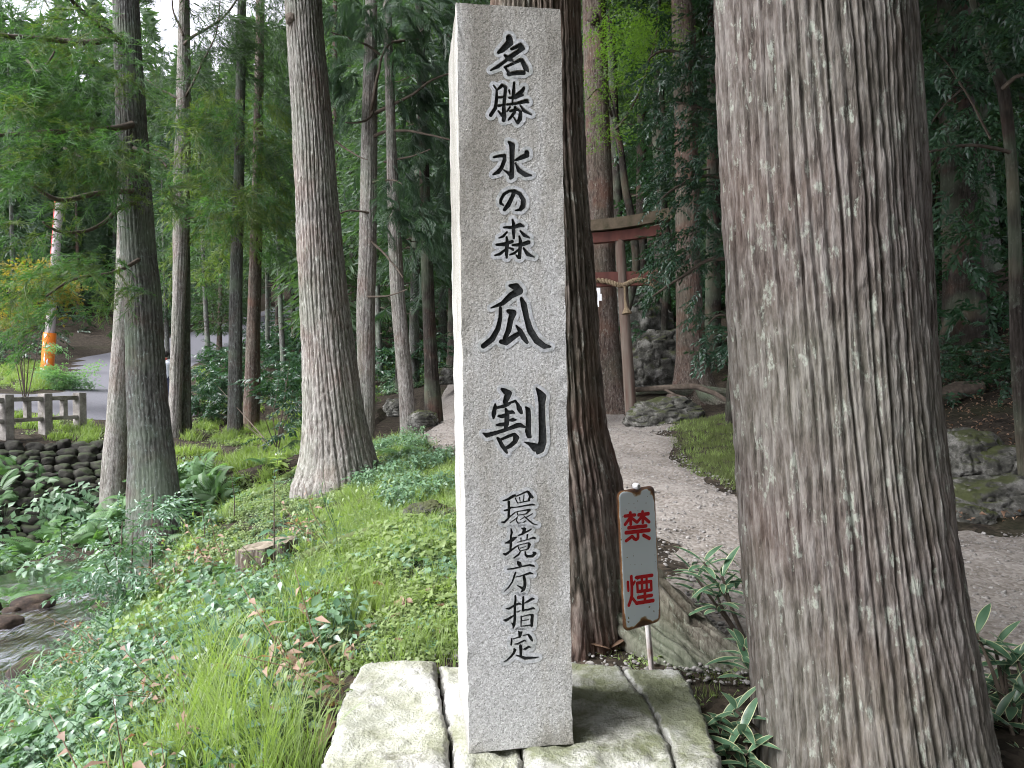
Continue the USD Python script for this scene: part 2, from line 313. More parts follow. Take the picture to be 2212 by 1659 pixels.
plain_mat('white_print', (0.55, 0.53, 0.5), (0.82, 0.80, 0.77), scale=9.0, rough=0.5, bump=0.0)
plain_mat('pole_concrete', (0.30, 0.26, 0.26), (0.36, 0.32, 0.32), scale=1.0, rough=0.85)
plain_mat('pole_red', (0.5, 0.05, 0.05), (0.6, 0.07, 0.07), rough=0.5)
plain_mat('dead_wood', (0.05, 0.038, 0.028), (0.14, 0.112, 0.086), scale=16.0, rough=0.9, bump=0.5, detail=7.0)
plain_mat('cut_wood', (0.11, 0.09, 0.065), (0.26, 0.225, 0.17), scale=14.0, rough=0.85, bump=0.3, detail=6.0)
plain_mat('twig', (0.05, 0.038, 0.028), (0.11, 0.088, 0.066), scale=14.0, rough=0.9, bump=0.4)
plain_mat('skin', (0.42, 0.26, 0.19), (0.48, 0.30, 0.22), rough=0.6, bump=0.0)
plain_mat('hair_black', (0.012, 0.010, 0.010), (0.03, 0.025, 0.022), scale=90.0, rough=0.5)
plain_mat('shirt_white', (0.62, 0.66, 0.70), (0.72, 0.75, 0.78), scale=12.0, rough=0.9)
plain_mat('collar_red', (0.5, 0.10, 0.08), (0.6, 0.14, 0.10), rough=0.9)
plain_mat('trousers_navy', (0.03, 0.035, 0.06), (0.05, 0.055, 0.085), scale=30.0, rough=0.9)
# granite of the pillar: crystals of light feldspar, grey quartz and dark mica, bush-hammered
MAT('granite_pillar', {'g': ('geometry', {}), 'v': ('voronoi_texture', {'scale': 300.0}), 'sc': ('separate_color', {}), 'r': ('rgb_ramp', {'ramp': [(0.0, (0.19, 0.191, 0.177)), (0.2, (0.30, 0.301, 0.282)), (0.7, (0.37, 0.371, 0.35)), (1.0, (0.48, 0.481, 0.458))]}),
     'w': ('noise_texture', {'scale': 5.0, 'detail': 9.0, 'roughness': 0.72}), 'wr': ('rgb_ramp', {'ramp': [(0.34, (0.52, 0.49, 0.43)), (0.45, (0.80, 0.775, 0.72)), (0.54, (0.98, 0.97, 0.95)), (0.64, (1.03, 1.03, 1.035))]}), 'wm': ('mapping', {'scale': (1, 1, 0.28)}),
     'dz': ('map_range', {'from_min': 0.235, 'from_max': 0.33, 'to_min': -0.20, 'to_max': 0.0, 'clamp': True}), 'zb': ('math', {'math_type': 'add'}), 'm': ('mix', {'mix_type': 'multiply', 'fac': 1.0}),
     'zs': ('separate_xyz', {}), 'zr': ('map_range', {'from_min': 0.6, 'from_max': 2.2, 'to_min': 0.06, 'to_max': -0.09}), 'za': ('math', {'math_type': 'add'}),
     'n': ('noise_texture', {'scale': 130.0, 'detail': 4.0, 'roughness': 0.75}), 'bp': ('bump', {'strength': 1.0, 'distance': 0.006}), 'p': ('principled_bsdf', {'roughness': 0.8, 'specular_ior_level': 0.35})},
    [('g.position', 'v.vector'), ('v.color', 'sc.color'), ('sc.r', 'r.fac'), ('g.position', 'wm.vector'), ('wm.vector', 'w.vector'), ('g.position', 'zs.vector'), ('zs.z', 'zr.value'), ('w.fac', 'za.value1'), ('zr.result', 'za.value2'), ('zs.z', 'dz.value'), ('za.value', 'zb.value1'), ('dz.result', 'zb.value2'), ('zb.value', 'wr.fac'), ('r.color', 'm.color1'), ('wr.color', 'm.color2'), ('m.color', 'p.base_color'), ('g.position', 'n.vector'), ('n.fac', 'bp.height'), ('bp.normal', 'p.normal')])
MAT('granite_smooth', {'g': ('geometry', {}), 'v': ('voronoi_texture', {'scale': 190.0}), 'sc': ('separate_color', {}), 'r': ('rgb_ramp', {'ramp': [(0.0, (0.22, 0.228, 0.226)), (0.5, (0.30, 0.308, 0.305)), (1.0, (0.38, 0.388, 0.385))]}),
     'w': ('noise_texture', {'scale': 30.0, 'detail': 5.0}), 'wr': ('rgb_ramp', {'ramp': [(0.35, (0.85, 0.86, 0.80)), (0.6, (1, 1, 1))]}), 'm': ('mix', {'mix_type': 'multiply', 'fac': 1.0}), 'p': ('principled_bsdf', {'roughness': 0.6, 'specular_ior_level': 0.4})},
    [('g.position', 'v.vector'), ('v.color', 'sc.color'), ('sc.r', 'r.fac'), ('g.position', 'w.vector'), ('w.fac', 'wr.fac'), ('r.color', 'm.color1'), ('wr.color', 'm.color2'), ('m.color', 'p.base_color')])
# forest soil: dark humus with litter
MAT('soil', {'g': ('geometry', {}), 'n': ('noise_texture', {'scale': 7.0, 'detail': 9.0, 'roughness': 0.7}), 'v': ('voronoi_texture', {'scale': 38.0}), 'sc': ('separate_color', {}), 'a': ('math', {'math_type': 'multiply_add', 'value2': 0.3}),
     'r': ('rgb_ramp', {'ramp': [(0.40, (0.010, 0.008, 0.006)), (0.62, (0.026, 0.021, 0.015)), (0.88, (0.070, 0.055, 0.040))]}),
     'mn': ('noise_texture', {'scale': 0.9, 'detail': 6.0, 'roughness': 0.6}), 'mr': ('rgb_ramp', {'ramp': [(0.52, (0, 0, 0)), (0.72, (0.8, 0.8, 0.8))]}), 'mm': ('mix', {'color2': (0.028, 0.031, 0.014)}),
     'bp': ('bump', {'strength': 0.8, 'distance': 0.03}), 'p': ('principled_bsdf', {'roughness': 0.95, 'specular_ior_level': 0.15})},
    [('g.position', 'n.vector'), ('g.position', 'v.vector'), ('v.color', 'sc.color'), ('sc.r', 'a.value1'), ('n.fac', 'a.value3'), ('a.value', 'r.fac'), ('g.position', 'mn.vector'), ('mn.fac', 'mr.fac'), ('mr.color', 'mm.fac'), ('r.color', 'mm.color1'), ('mm.color', 'p.base_color'), ('a.value', 'bp.height'), ('bp.normal', 'p.normal')])
MAT('gravel', {'g': ('geometry', {}), 'v': ('voronoi_texture', {'scale': 42.0}), 'sc': ('separate_color', {}), 'n': ('noise_texture', {'scale': 2.2, 'detail': 8.0, 'roughness': 0.65}), 'a': ('math', {'math_type': 'multiply_add', 'value2': 0.45}),
     'r': ('rgb_ramp', {'ramp': [(0.35, (0.110, 0.094, 0.078)), (0.65, (0.175, 0.156, 0.136)), (1.0, (0.25, 0.23, 0.207))]}), 'bp': ('bump', {'strength': 0.7, 'distance': 0.008, 'invert': True}), 'p': ('principled_bsdf', {'roughness': 0.92, 'specular_ior_level': 0.2})},
    [('g.position', 'v.vector'), ('v.color', 'sc.color'), ('sc.r', 'a.value1'), ('g.position', 'n.vector'), ('n.fac', 'a.value3'), ('a.value', 'r.fac'), ('r.color', 'p.base_color'), ('v.distance', 'bp.height'), ('bp.normal', 'p.normal')])
MAT('water', {'g': ('geometry', {}), 'mp': ('mapping', {'scale': (1.6, 0.7, 1)}), 'n': ('noise_texture', {'scale': 9.0, 'detail': 5.0, 'roughness': 0.6, 'distortion': 0.6}), 'bp': ('bump', {'strength': 0.35, 'distance': 0.04}), 'fr': ('fresnel', {'IOR': 1.33}),
     'gl': ('glossy_bsdf', {'color': (0.85, 0.87, 0.88), 'roughness': 0.04}), 't': ('transparent_bsdf', {'color': (0.46, 0.40, 0.33)}), 'x': ('mix_closure', {})},
    [('g.position', 'mp.vector'), ('mp.vector', 'n.vector'), ('n.fac', 'bp.height'), ('bp.normal', 'gl.normal'), ('bp.normal', 'fr.normal'), ('fr.fac', 'x.fac'), ('t.BSDF', 'x.closure1'), ('gl.BSDF', 'x.closure2')], 'x.closure')
# enamel plate: pale blue grey, rust creeping in from the rim and the bolt holes ('rim' is 1 at the rim)
MAT('enamel_plate', {'at': ('attribute', {'attribute': 'rim'}), 'g': ('geometry', {}), 'n': ('noise_texture', {'scale': 38.0, 'detail': 6.0, 'roughness': 0.65}), 'a': ('math', {'math_type': 'multiply_add', 'value2': 0.55, 'value3': -0.275}), 's': ('math', {'math_type': 'add'}),
     'r': ('rgb_ramp', {'ramp': [(0.52, (0.80, 0.88, 0.93)), (0.60, (0.50, 0.42, 0.30)), (0.68, (0.28, 0.13, 0.045)), (0.95, (0.085, 0.04, 0.022))]}),
     'sn': ('noise_texture', {'scale': 85.0, 'detail': 1.0}), 'sr': ('rgb_ramp', {'ramp': [(0.72, (0, 0, 0)), (0.76, (1, 1, 1))]}), 'sm': ('mix', {'color2': (0.20, 0.15, 0.08)}), 'p': ('principled_bsdf', {'roughness': 0.35, 'specular_ior_level': 0.5})},
    [('g.position', 'n.vector'), ('n.fac', 'a.value1'), ('a.value', 's.value1'), ('at.fac', 's.value2'), ('s.value', 'r.fac'), ('g.position', 'sn.vector'), ('sn.fac', 'sr.fac'), ('sr.color', 'sm.fac'), ('r.color', 'sm.color1'), ('sm.color', 'p.base_color')])
# long leaves with a cream margin ('edge' is 1 along the margin)
MAT('variegated_leaf', {'at': ('attribute', {'attribute': 'edge'}), 'g': ('geometry', {}), 'n': ('noise_texture', {'scale': 14.0, 'detail': 3.0}), 'er': ('rgb_ramp', {'ramp': [(0.50, (0, 0, 0)), (0.68, (1, 1, 1))]}),
     'r': ('rgb_ramp', {'ramp': [(0.3, (0.045, 0.105, 0.055)), (0.7, (0.11, 0.20, 0.115))]}), 'm': ('mix', {'color2': (0.52, 0.53, 0.30)}), 'p': ('principled_bsdf', {'roughness': 0.32, 'specular_ior_level': 0.5}), 't': ('translucent_bsdf', {}), 'x': ('mix_closure', {'fac': 0.2})},
    [('at.fac', 'er.fac'), ('g.position', 'n.vector'), ('n.fac', 'r.fac'), ('er.color', 'm.fac'), ('r.color', 'm.color1'), ('m.color', 'p.base_color'), ('m.color', 't.color'), ('p.BSDF', 'x.closure1'), ('t.BSDF', 'x.closure2')], 'x.closure')

# ------------------------------------------------------------------ brush strokes of the inscriptions: x, y, width in tenths of a millimetre on the stone
GLYPHS = {
'mei':[[1439,19581,181,1458,19456,202,1242,19235,148,1135,19156,85],[1497,19270,85,1754,19399,128,1827,19319,118,1623,19171,128,1429,19035,128,1322,18935,85,1108,18768,95,906,18653,42],[1314,19082,85,1450,18994,149,1534,18957,64],[1308,18757,64,1381,18655,85,1443,18574,106],[1298,18756,64,1576,18896,85,1747,18989,107],[1790,18970,128,1893,18765,171,1955,18683,64],[1400,18572,106,1656,18627,128,1827,18635,128]],
'sho':[[983,18239,42,1066,18138,63,1062,17908,85,1026,17634,95,885,17420,95],[1108,18150,63,1226,18260,95,1320,18212,95,1296,18023,95,1259,17707,95,1264,17393,127,1242,17298,106],[1098,17543,42,1212,17432,106],[1125,17921,74,1263,17937,64],[1111,17690,74,1217,17715,64],[1414,18122,64,1434,18018,32],[1556,18338,75,1541,18117,96,1517,17959,85],[1830,18225,75,1775,18128,107,1603,18005,85],[1411,17923,64,1581,17930,85,1784,18023,85],[1344,17731,64,1642,17786,85,1899,17860,118,1941,17819,64],[1506,17885,53,1492,17737,53],[1715,17726,43,1830,17583,107,2021,17486,54],[1428,17672,53,1341,17542,42],[1576,17667,85,1553,17530,85,1422,17357,74,1369,17302,32],[1426,17556,64,1639,17618,85,1723,17558,96,1709,17368,128,1633,17239,85,1529,17382,43]],
'mizu':[[1376,16704,71,1469,16626,165,1465,16369,142,1459,16019,130,1443,15763,142,1407,15703,71],[1222,15931,35,1350,15853,94,1431,15774,118],[958,16272,59,1123,16312,82,1252,16328,106,1262,16223,106,1165,15988,106,1069,15869,117,927,15795,47],[1880,16429,143,1879,16359,143,1712,16284,119,1557,16209,59],[1555,16127,47,1658,15932,142,1822,15820,142,2000,15801,48]],
'no':[[1507,15333,118,1457,15203,106,1335,14968,130,1227,14838,94],[1194,14965,59,1125,15010,82,1126,15103,82,1223,15268,82,1365,15353,83,1531,15357,95,1671,15278,118,1763,15117,142,1748,14953,154,1664,14846,95,1522,14820,24]],
'mori':[[1208,14348,59,1466,14353,94,1657,14426,118,1751,14392,71],[1446,14562,59,1480,14458,94,1477,14271,106,1473,14061,71],[1288,14222,47,1180,14104,70,1062,14056,35],[1654,14262,47,1770,14147,107,1911,14079,48],[988,13869,59,1200,13883,106,1436,13968,83],[1274,14082,59,1295,13942,106,1267,13686,106,1264,13523,71],[1221,13732,59,1078,13614,82,937,13578,35],[1339,13792,47,1445,13746,83],[1435,13863,59,1671,13877,107,1886,13950,119],[1628,14110,59,1661,13994,95,1645,13760,107,1630,13527,95],[1525,13596,35,1594,13526,83],[1622,13760,47,1478,13642,71,1348,13594,35],[1741,13785,59,1856,13622,119,2045,13543,36]],
'uri':[[1346,12745,88,1523,12711,213,1610,12606,213,1377,12483,177,1126,12256,123,808,12134,35],[1072,12134,88,1067,11872,113,992,11559,141,829,11281,158,581,11091,140],[1282,12046,106,1422,11994,195,1348,11802,159,1290,11522,159,1181,11296,123],[1074,11209,123,1214,11191,177,1465,11364,142,1608,11450,107],[1505,11644,53,1609,11503,142,1712,11310,160,1799,11186,107],[1659,12396,89,1727,12221,178,1793,11870,160,1893,11519,196,2067,11237,197,2279,11077,161,2458,11058,54]],
'wari':[[1070,9903,73,1166,9841,159,1263,9779,184,1212,9671,184,1161,9551,134,1160,9466,73],[880,9508,36,879,9411,110,839,9231,134,831,9111,61],[952,9398,73,1111,9431,98,1258,9488,98,1332,9535,61,1443,9569,74],[1443,9569,61,1503,9483,86,1550,9361,148,1598,9263,111,1622,9226,62],[960,9162,49,1057,9154,110,1155,9176,110],[1279,9258,110,1352,9268,98,1425,9236,37],[1287,9040,61,1361,9050,110,1459,9048,37],[907,8922,49,1005,8926,98,1127,8935,110],[1170,9357,61,1206,9271,122,1203,9102,147,1187,8921,135,1149,8813,73],[528,8709,30,648,8645,133,916,8711,110,1222,8799,98,1469,8890,135,1567,8900,123,1689,8848,62],[925,8565,61,985,8503,110,1044,8369,110,1139,8233,110,1187,8147,61],[1047,8526,73,1219,8594,92,1379,8650,86],[1403,8649,98,1451,8551,172,1424,8455,135,1300,8349,122,1152,8269,98],[1735,9393,55,1795,9307,148,1805,9149,148,1801,8906,160,1785,8724,173,1808,8602,148,1857,8564,74],[2040,9910,50,2125,9787,161,2197,9664,248,2181,9445,186,2181,9079,199,2193,8713,211,2188,8409,236,2123,8228,248,2047,8121,99],[1664,8436,12,1829,8370,99,1988,8268,235]],
'kan':[[1058,6838,38,1172,6859,63,1313,6935,89,1390,6969,64],[1215,6794,76,1220,6681,70,1211,6543,70,1205,6392,70],[1091,6567,44,1193,6581,57,1283,6640,51,1384,6639,31,1640,6669,38,1871,6698,51,1935,6682,32],[1010,6250,38,1086,6241,63,1227,6379,51,1395,6510,32],[1395,6900,25,1426,6823,32,1463,6752,28],[1415,6937,32,1569,7000,36,1736,7069,51],[1762,7049,64,1824,6946,96,1887,6886,58],[1824,6933,77,1771,6834,64],[1510,6908,23,1527,6806,23],[1639,6972,23,1623,6815,28],[1463,6752,28,1591,6779,28,1706,6793,32,1796,6808,38],[1433,6521,28,1457,6432,28],[1433,6521,25,1587,6539,28,1753,6557,51,1791,6543,71],[1765,6519,64,1700,6459,45],[1464,6419,28,1598,6432,26,1687,6447,32],[1457,6381,26,1379,6309,32,1231,6221,19],[1443,6357,28,1416,6270,28,1466,6198,38,1581,6193,38,1684,6258,32],[1519,6297,13,1583,6325,20,1622,6349,26],[1623,6399,23,1686,6333,32,1786,6240,38,1888,6160,39,2003,6127,15],[1686,6346,32,1789,6404,26,1867,6445,26]],
'kyo':[[1260,6063,32,1284,5949,76,1257,5849,51,1253,5611,70,1238,5486,64],[1095,5669,32,1203,5689,89,1306,5759,115,1396,5805,57],[1039,5377,38,1109,5354,76,1237,5448,64,1430,5577,38],[1579,6073,77,1642,6020,102,1615,5946,90,1589,5909,64],[1473,5864,32,1576,5897,64,1731,5965,51,1821,6018,45],[1536,5786,32,1535,5710,32],[1716,5865,51,1701,5740,32],[1432,5677,15,1547,5697,28,1727,5738,28,1881,5781,58,1932,5760,51],[1450,5588,28,1467,5499,28,1504,5434,28],[1456,5594,26,1622,5624,23,1738,5643,38],[1751,5636,51,1769,5585,96,1735,5486,58,1671,5451,32],[1506,5510,19,1660,5546,15],[1517,5434,26,1671,5464,28],[1517,5421,38,1464,5336,57,1336,5254,45],[1645,5415,32,1656,5313,58,1719,5266,77,1847,5272,90,1925,5337,90,1874,5371,51]],
'cho':[[1429,5141,45,1473,5089,115,1510,5024,89,1497,4987,64],[1153,4949,38,1305,4953,51,1484,4987,45,1766,5029,58,1868,5004,58,1900,4977,26],[1367,4836,57,1334,4756,51,1274,4596,45,1170,4452,44,1054,4352,19],[1371,4723,25,1531,4745,38,1762,4808,71,1851,4778,39],[1607,4703,77,1624,4589,83,1629,4475,96,1589,4364,102,1524,4299,51],[1406,4494,13,1500,4432,51,1576,4390,90]],
'shi':[[1350,4202,51,1355,4114,64,1339,3926,64,1329,3738,70,1326,3549,76,1298,3388,89,1278,3314,38],[1217,3475,13,1267,3428,51],[1090,3873,32,1173,3861,70,1326,3939,64,1442,3982,70,1518,3959,32],[1028,3556,44,1091,3546,89,1206,3608,76,1296,3665,38],[1374,3754,32,1438,3762,38,1490,3797,13],[1572,4170,58,1570,4037,64,1561,3849,64,1566,3786,64,1694,3796,64,1836,3832,64,1893,3803,32],[1614,3984,38,1724,4041,77,1814,4092,77,1872,4088,45],[1506,3632,38,1503,3475,38,1488,3337,32],[1538,3624,26,1692,3652,38,1781,3658,51],[1819,3631,90,1804,3493,96,1802,3342,77],[1536,3511,32,1702,3525,32],[1501,3355,32,1764,3369,51]],
'tei':[[1431,3240,38,1477,3181,123,1467,3107,95,1466,3051,47],[1225,3040,24,1229,2965,57,1213,2873,47,1217,2835,14],[1239,3020,28,1343,3041,33,1438,3062,47],[1552,3096,24,1685,3124,38,1713,3099,57,1759,3021,86,1805,2934,48,1819,2905,19],[1317,2880,24,1397,2879,57,1492,2918,57,1578,2959,47,1634,2932,33],[1471,2827,76,1484,2732,95,1482,2621,85,1476,2556,66],[1555,2718,38,1612,2723,76,1688,2765,76,1764,2759,33],[1291,2746,47,1318,2707,85,1279,2626,76,1203,2539,71,1088,2445,56,1003,2414,23],[1335,2575,19,1448,2530,57,1607,2462,104,1749,2461,76,1892,2460,57,1973,2468,24]],
}
SIGN_GLYPHS = {
'kin':[[-619,1632,127,-167,1610,129],[-367,1717,128,-371,1305,128],[-399,1533,121,-631,1329,120],[-288,1494,114,-84,1328,115],[18,1582,137,475,1560,140],[204,1673,124,194,1275,124],[127,1476,116,-70,1326,115],[257,1457,124,492,1252,125],[-477,1183,135,338,1128,139],[-607,1025,142,474,949,148],[-62,977,123,-60,775,123,-92,724,123,-165,703,123,-235,736,122,-328,847,122],[-618,733,120,-342,849,122],[209,799,139,462,644,140]],
'en':[[-635,-766,101,-629,-1084,101],[-461,-602,125,-463,-948,125,-485,-1292,125,-545,-1448,125,-637,-1617,125],[-322,-817,102,-410,-909,102],[-477,-1373,109,-277,-1624,109],[-231,-680,129,508,-742,132],[-206,-890,122,449,-958,125],[-206,-900,109,-199,-1200,110],[-200,-1210,123,443,-1270,126],[455,-959,112,450,-1261,112],[21,-744,104,11,-1223,104],[246,-767,105,229,-1247,105],[131,-1267,124,121,-1627,124],[-188,-1423,129,449,-1478,132],[-276,-1619,135,509,-1683,139]],
}
# ------------------------------------------------------------------ the ground
CTRL = [P(*q) for q in [
    (760, 1440, 2.4), (700, 1420, 2.75), (1300, 1390, 2.9), (1500, 1490, 2.55), (1450, 1150, 5.0), (1480, 1000, 7.5), (1360, 937, 11.5), (1600, 1250, 4.0), (2150, 1270, 4.0), (2150, 1120, 5.5),
    (2120, 980, 7), (2100, 865, 9), (2070, 770, 12), (1550, 900, 10), (1520, 980, 8), (1500, 850, 14), (1400, 800, 18), (1300, 850, 16), (970, 990, 7), (960, 900, 11), (960, 840, 17), (950, 800, 24), (880, 915, 11.5),
    (800, 980, 8), (730, 1050, 7), (650, 1065, 7), (600, 1120, 6), (560, 1250, 4.8), (850, 1150, 4.5), (900, 1300, 3.3), (700, 1300, 3.5), (500, 1400, 3.3), (600, 1620, 2.4), (350, 1640, 2.6), (300, 1440, 3.8), (230, 1270, 5.5),
    (320, 1180, 6.2), (150, 1530, 3.9), (50, 1680, 3.2), (10, 945, 13.6), (97, 940, 14), (170, 932, 14.6), (240, 922, 16), (330, 1075, 10.5), (250, 1010, 12.6), (520, 1030, 11.5), (640, 965, 14), (385, 945, 15), (450, 900, 18),
    (230, 900, 18), (290, 880, 21), (220, 830, 27), (200, 815, 33), (100, 850, 18.5), (30, 835, 20), (60, 803, 24), (103, 812, 25), (545, 955, 17), (455, 805, 26), (620, 800, 26), (800, 800, 24)]]
CTRL += [np.array(q, float) for q in [
    (0, 0, -.25), (0, -3, -.3), (-1, 1, 0), (1, 1, 0), (0, 1.9, .04), (.6, 1.5, .05), (3, 1, -.05), (5, 2, 0), (5, 5, .25), (7, 9, 1.2), (9, 6, 1.2), (12, 3, 1.5), (-2.4, 3.5, -.52), (-2.75, 3.6, -.78), (-2.6, 2, -.75), (-3, .5, -.95),
    (2, 26, 3.2), (2, 42, 9), (-8, 42, 6), (-16, 45, 7), (-28, 30, 5), (-30, 15, 3), (-22, 60, 12), (8, 20, 4), (15, 15, 5.5), (20, 6, 4.5), (25, 30, 11), (14, 40, 11), (0, 70, 18), (-9, 14, .6), (-13, 12, .9), (-12, 20, 1.4), (-10, 6, .2), (-14, 2, .5),
    (-60, 60, 16), (60, 60, 26), (0, 150, 40), (-150, 150, 34), (150, 150, 50), (150, 0, 30), (-150, 0, 14), (0, -40, 0), (-150, -40, 8), (150, -40, 22), (-7.8, 6, -.4), (-8, 9.5, -.6), (-7.5, 4, -.4)]]
STREAM = np.array([(-4.9, -3, -1.30), (-4.85, 3, -1.25), (-5.0, 5, -1.2), (-5.3, 7, -1.15), (-5.1, 8.4, -1.1), (-4.2, 9.2, -1.0), (-3.3, 9.9, -.75), (-2.6, 10.8, -.35), (-2.2, 12, .15), (-2.1, 14.5, .5), (-2.6, 17, .75)])
tt = np.linspace(0, 10, 90)
STREAM_D = np.stack([np.interp(tt, range(len(STREAM)), STREAM[:, k]) for k in range(3)], -1)
STREAM_D[:, 0] = gaussian_filter(STREAM_D[:, 0], 3); STREAM_D[:, 1] = gaussian_filter(STREAM_D[:, 1], 1)
CTRL = np.array(CTRL)
def axis(lo, hi, step, far_lo, far_hi, grow=1.075):
    mid = list(np.arange(lo, hi, step))
    up, d = [], step
    while (up[-1] if up else mid[-1]) < far_hi:
        d *= grow; up.append((up[-1] if up else mid[-1]) + d)
    dn, d = [], step
    while (dn[-1] if dn else lo) > far_lo:
        d *= grow; dn.append((dn[-1] if dn else lo) - d)
    return np.array(dn[::-1] + mid + up)
GX, GY = axis(-5.6, 4.2, 0.05, -260, 260), axis(1.0, 9.0, 0.05, -60, 320)
gx, gy = np.meshgrid(GX, GY)
rbf = RBFInterpolator(CTRL[:, :2], CTRL[:, 2], kernel='linear', smoothing=0.25, neighbors=40)
RG = np.stack([gx.ravel(), gy.ravel()], -1)
gz = rbf(np.clip(RG, [-150, -40], [150, 150])).reshape(gx.shape)
gz = gaussian_filter(gz, 3.0)
WALL = [(-30.0, 12.4), (-14.0, 12.6), (-11.6, 12.4), (-9.6, 12.7), (-8.2, 13.4), (-7.0, 13.9)]
w_y = np.interp(gx, [e[0] for e in WALL], [e[1] for e in WALL])
w_f = smoothstep(-.05, .10, w_y - gy) * (1 - smoothstep(-7.4, -5.5, gx)) * smoothstep(2.0, 5.0, gy)
gz = gz * (1 - w_f) + np.minimum(gz, np.maximum(.22 - .78 * (w_y - gy), -1.35)) * w_f
tree_s = cKDTree(STREAM_D[:, :2]); ds, js = tree_s.query(RG)
ds, zs = ds.reshape(gx.shape), STREAM_D[js, 2].reshape(gx.shape)
wid = np.interp(js, [0, 40, 55, 70, 89], [1.45, 1.35, 0.6, 0.30, 0.2]).reshape(gx.shape)
k = smoothstep(0, 1, (ds - wid) / np.where(gx > -4.6, 1.15, 1.7))
gz = np.where(gz > zs, zs - 0.12 + (gz - zs + 0.12) * k, gz)
pts = np.stack([gx, gy, 0 * gx], -1)
gz += (meshkit.fbm(pts * 0.9, 4, 3) - 0.5) * 0.10 * smoothstep(0.2, 1.0, ds) + (meshkit.fbm(pts * 5.0, 3, 8) - 0.5) * 0.045
far = np.hypot(gx, gy - 10)
gz += (meshkit.fbm(pts * 0.05, 4, 21) - 0.5) * 6.0 * smoothstep(28, 70, far)
def H(x, y):
    x, y = np.broadcast_arrays(np.asarray(x, float), np.asarray(y, float))
    return map_coordinates(gz, [np.interp(y, GY, np.arange(len(GY))).ravel(), np.interp(x, GX, np.arange(len(GX))).ravel()], order=1, mode='nearest').reshape(x.shape)
def G(px, py, y0=1.2, y1=60.0):
    """The first point of the ground seen at a pixel."""
    ys = np.geomspace(y0, y1, 900)
    d = P(px, py, 1.0) - [0, 0, ZC]
    q = d[None] * ys[:, None] + [0, 0, ZC]
    below = np.nonzero(q[:, 2] < H(q[:, 0], q[:, 1]))[0]
    i = below[0] if len(below) else len(ys) - 1
    return np.array([q[i, 0], q[i, 1], float(H(q[i, 0], q[i, 1]))])
verts, faces = np.stack([gx, gy, gz], -1).reshape(-1, 3), grid_faces(len(GX), len(GY))
tag(obj('ground', (verts, faces), 'soil', smooth=True), kind='structure')

def sheet(name, outline, mat, lift=0.012, rough=0.35, soft=0.25, seed=1):
    """A sheet over the ground inside an outline: its rim dives under the soil along a ragged line."""
    poly = Polygon(outline).buffer(0.6)
    inside = shapely.contains_xy(poly, verts[:, 0], verts[:, 1])
    f = faces[inside[faces].all(1)]
    use = np.unique(f); idx = np.full(len(verts), -1); idx[use] = np.arange(len(use))
    v = verts[use].copy()
    line = Polygon(outline)
    d = shapely.distance(line.exterior, shapely.points(v[:, :2])) * np.where(shapely.contains_xy(line, v[:, 0], v[:, 1]), 1, -1)
    d = d + (meshkit.fbm(np.c_[v[:, :2] * 2.2, np.zeros(len(v))], 4, seed) - 0.5) * 2 * rough
    v[:, 2] += lift * np.clip(d / soft, -1.6, 1)
    return tag(obj(name, (v, idx[f]), mat, smooth=True), kind='structure')
PATH = [(.78, 2.9), (.95, 3.9), (1.0, 5.9), (.3, 6.3), (-.55, 7.0), (-1.2, 8.7), (-1.35, 11.5), (-1.7, 17), (-1.8, 24), (-.8, 24), (-.2, 17), (.2, 14.5), (1.0, 15.5), (2.2, 14), (2.15, 11.5), (2.35, 10.5), (1.9, 9), (1.75, 7), (2.0, 6.0), (3.0, 4.9), (4.2, 4.9), (7, 4.6), (7, 1.6), (2.7, 2.6), (1.6, 2.9)]
sheet('gravel_path', PATH, 'gravel')
road_c = np.array([(-8.6, 16.2), (-9.4, 17.0), (-10.6, 19.5), (-12.4, 23), (-14.6, 27), (-15.4, 31), (-14.2, 36), (-12, 41)])
ROAD = [(-30, 14.6), (-14, 15.6), (-10.4, 16.3), (-8.2, 16.6), (-8.0, 18.0), (-9.2, 20.0), (-10.4, 22.5), (-12.4, 27), (-13.0, 31), (-11, 37), (-9, 42), (-13, 43), (-17, 36), (-18.6, 30), (-16.5, 26), (-13.5, 21.5), (-12.2, 19.0), (-14, 17.2), (-30, 16.6)]
sheet('road', ROAD, 'asphalt', lift=0.02, rough=0.12, soft=0.3, seed=5)

# ------------------------------------------------------------------ the stream
nu = 30
tw = np.linspace(-1.9, 1.9, nu)
tang = np.gradient(STREAM_D[:, :2], axis=0); tang /= np.linalg.norm(tang, axis=1, keepdims=True)
nor = np.stack([-tang[:, 1], tang[:, 0]], -1)
sub = np.linspace(0, 75, 300)
c3 = np.stack([np.interp(sub, range(90), STREAM_D[:, q]) for q in range(3)], -1)
nn = np.stack([np.interp(sub, range(90), nor[:, q]) for q in range(2)], -1)
sv = np.concatenate([(c3[:, None, :2] + nn[:, None] * tw[None, :, None]), np.repeat(c3[:, None, 2:], nu, 1) - 0.03], -1)
sv[..., 2] += (meshkit.fbm(sv * [3.0, 3.0, 0], 3, 4) - 0.5) * 0.06
tag(obj('stream', (sv.reshape(-1, 3), grid_faces(nu, 300)), 'water', smooth=True), kind='structure')
rng = np.random.default_rng(5)
for i in range(30):                                                                       # stones in the stream bed that stand out of the water
    y = rng.uniform(4.6, 8.6); j = np.argmin(np.abs(STREAM_D[:, 1] - y)); x = STREAM_D[j, 0] + rng.uniform(-1.05, 1.0)
    s = rng.uniform(.06, .17)
    p = obj('stream_stone', rock(s * 1.3, s, s * .6, i, 2, .5), 'bed_stone', smooth=50, loc=(x, y, STREAM_D[j, 2] - .05 + s * .15))
    tag(p, 'dark wet stone poking out of the shallow brown stream', 'stone', 'stones in the stream bed')

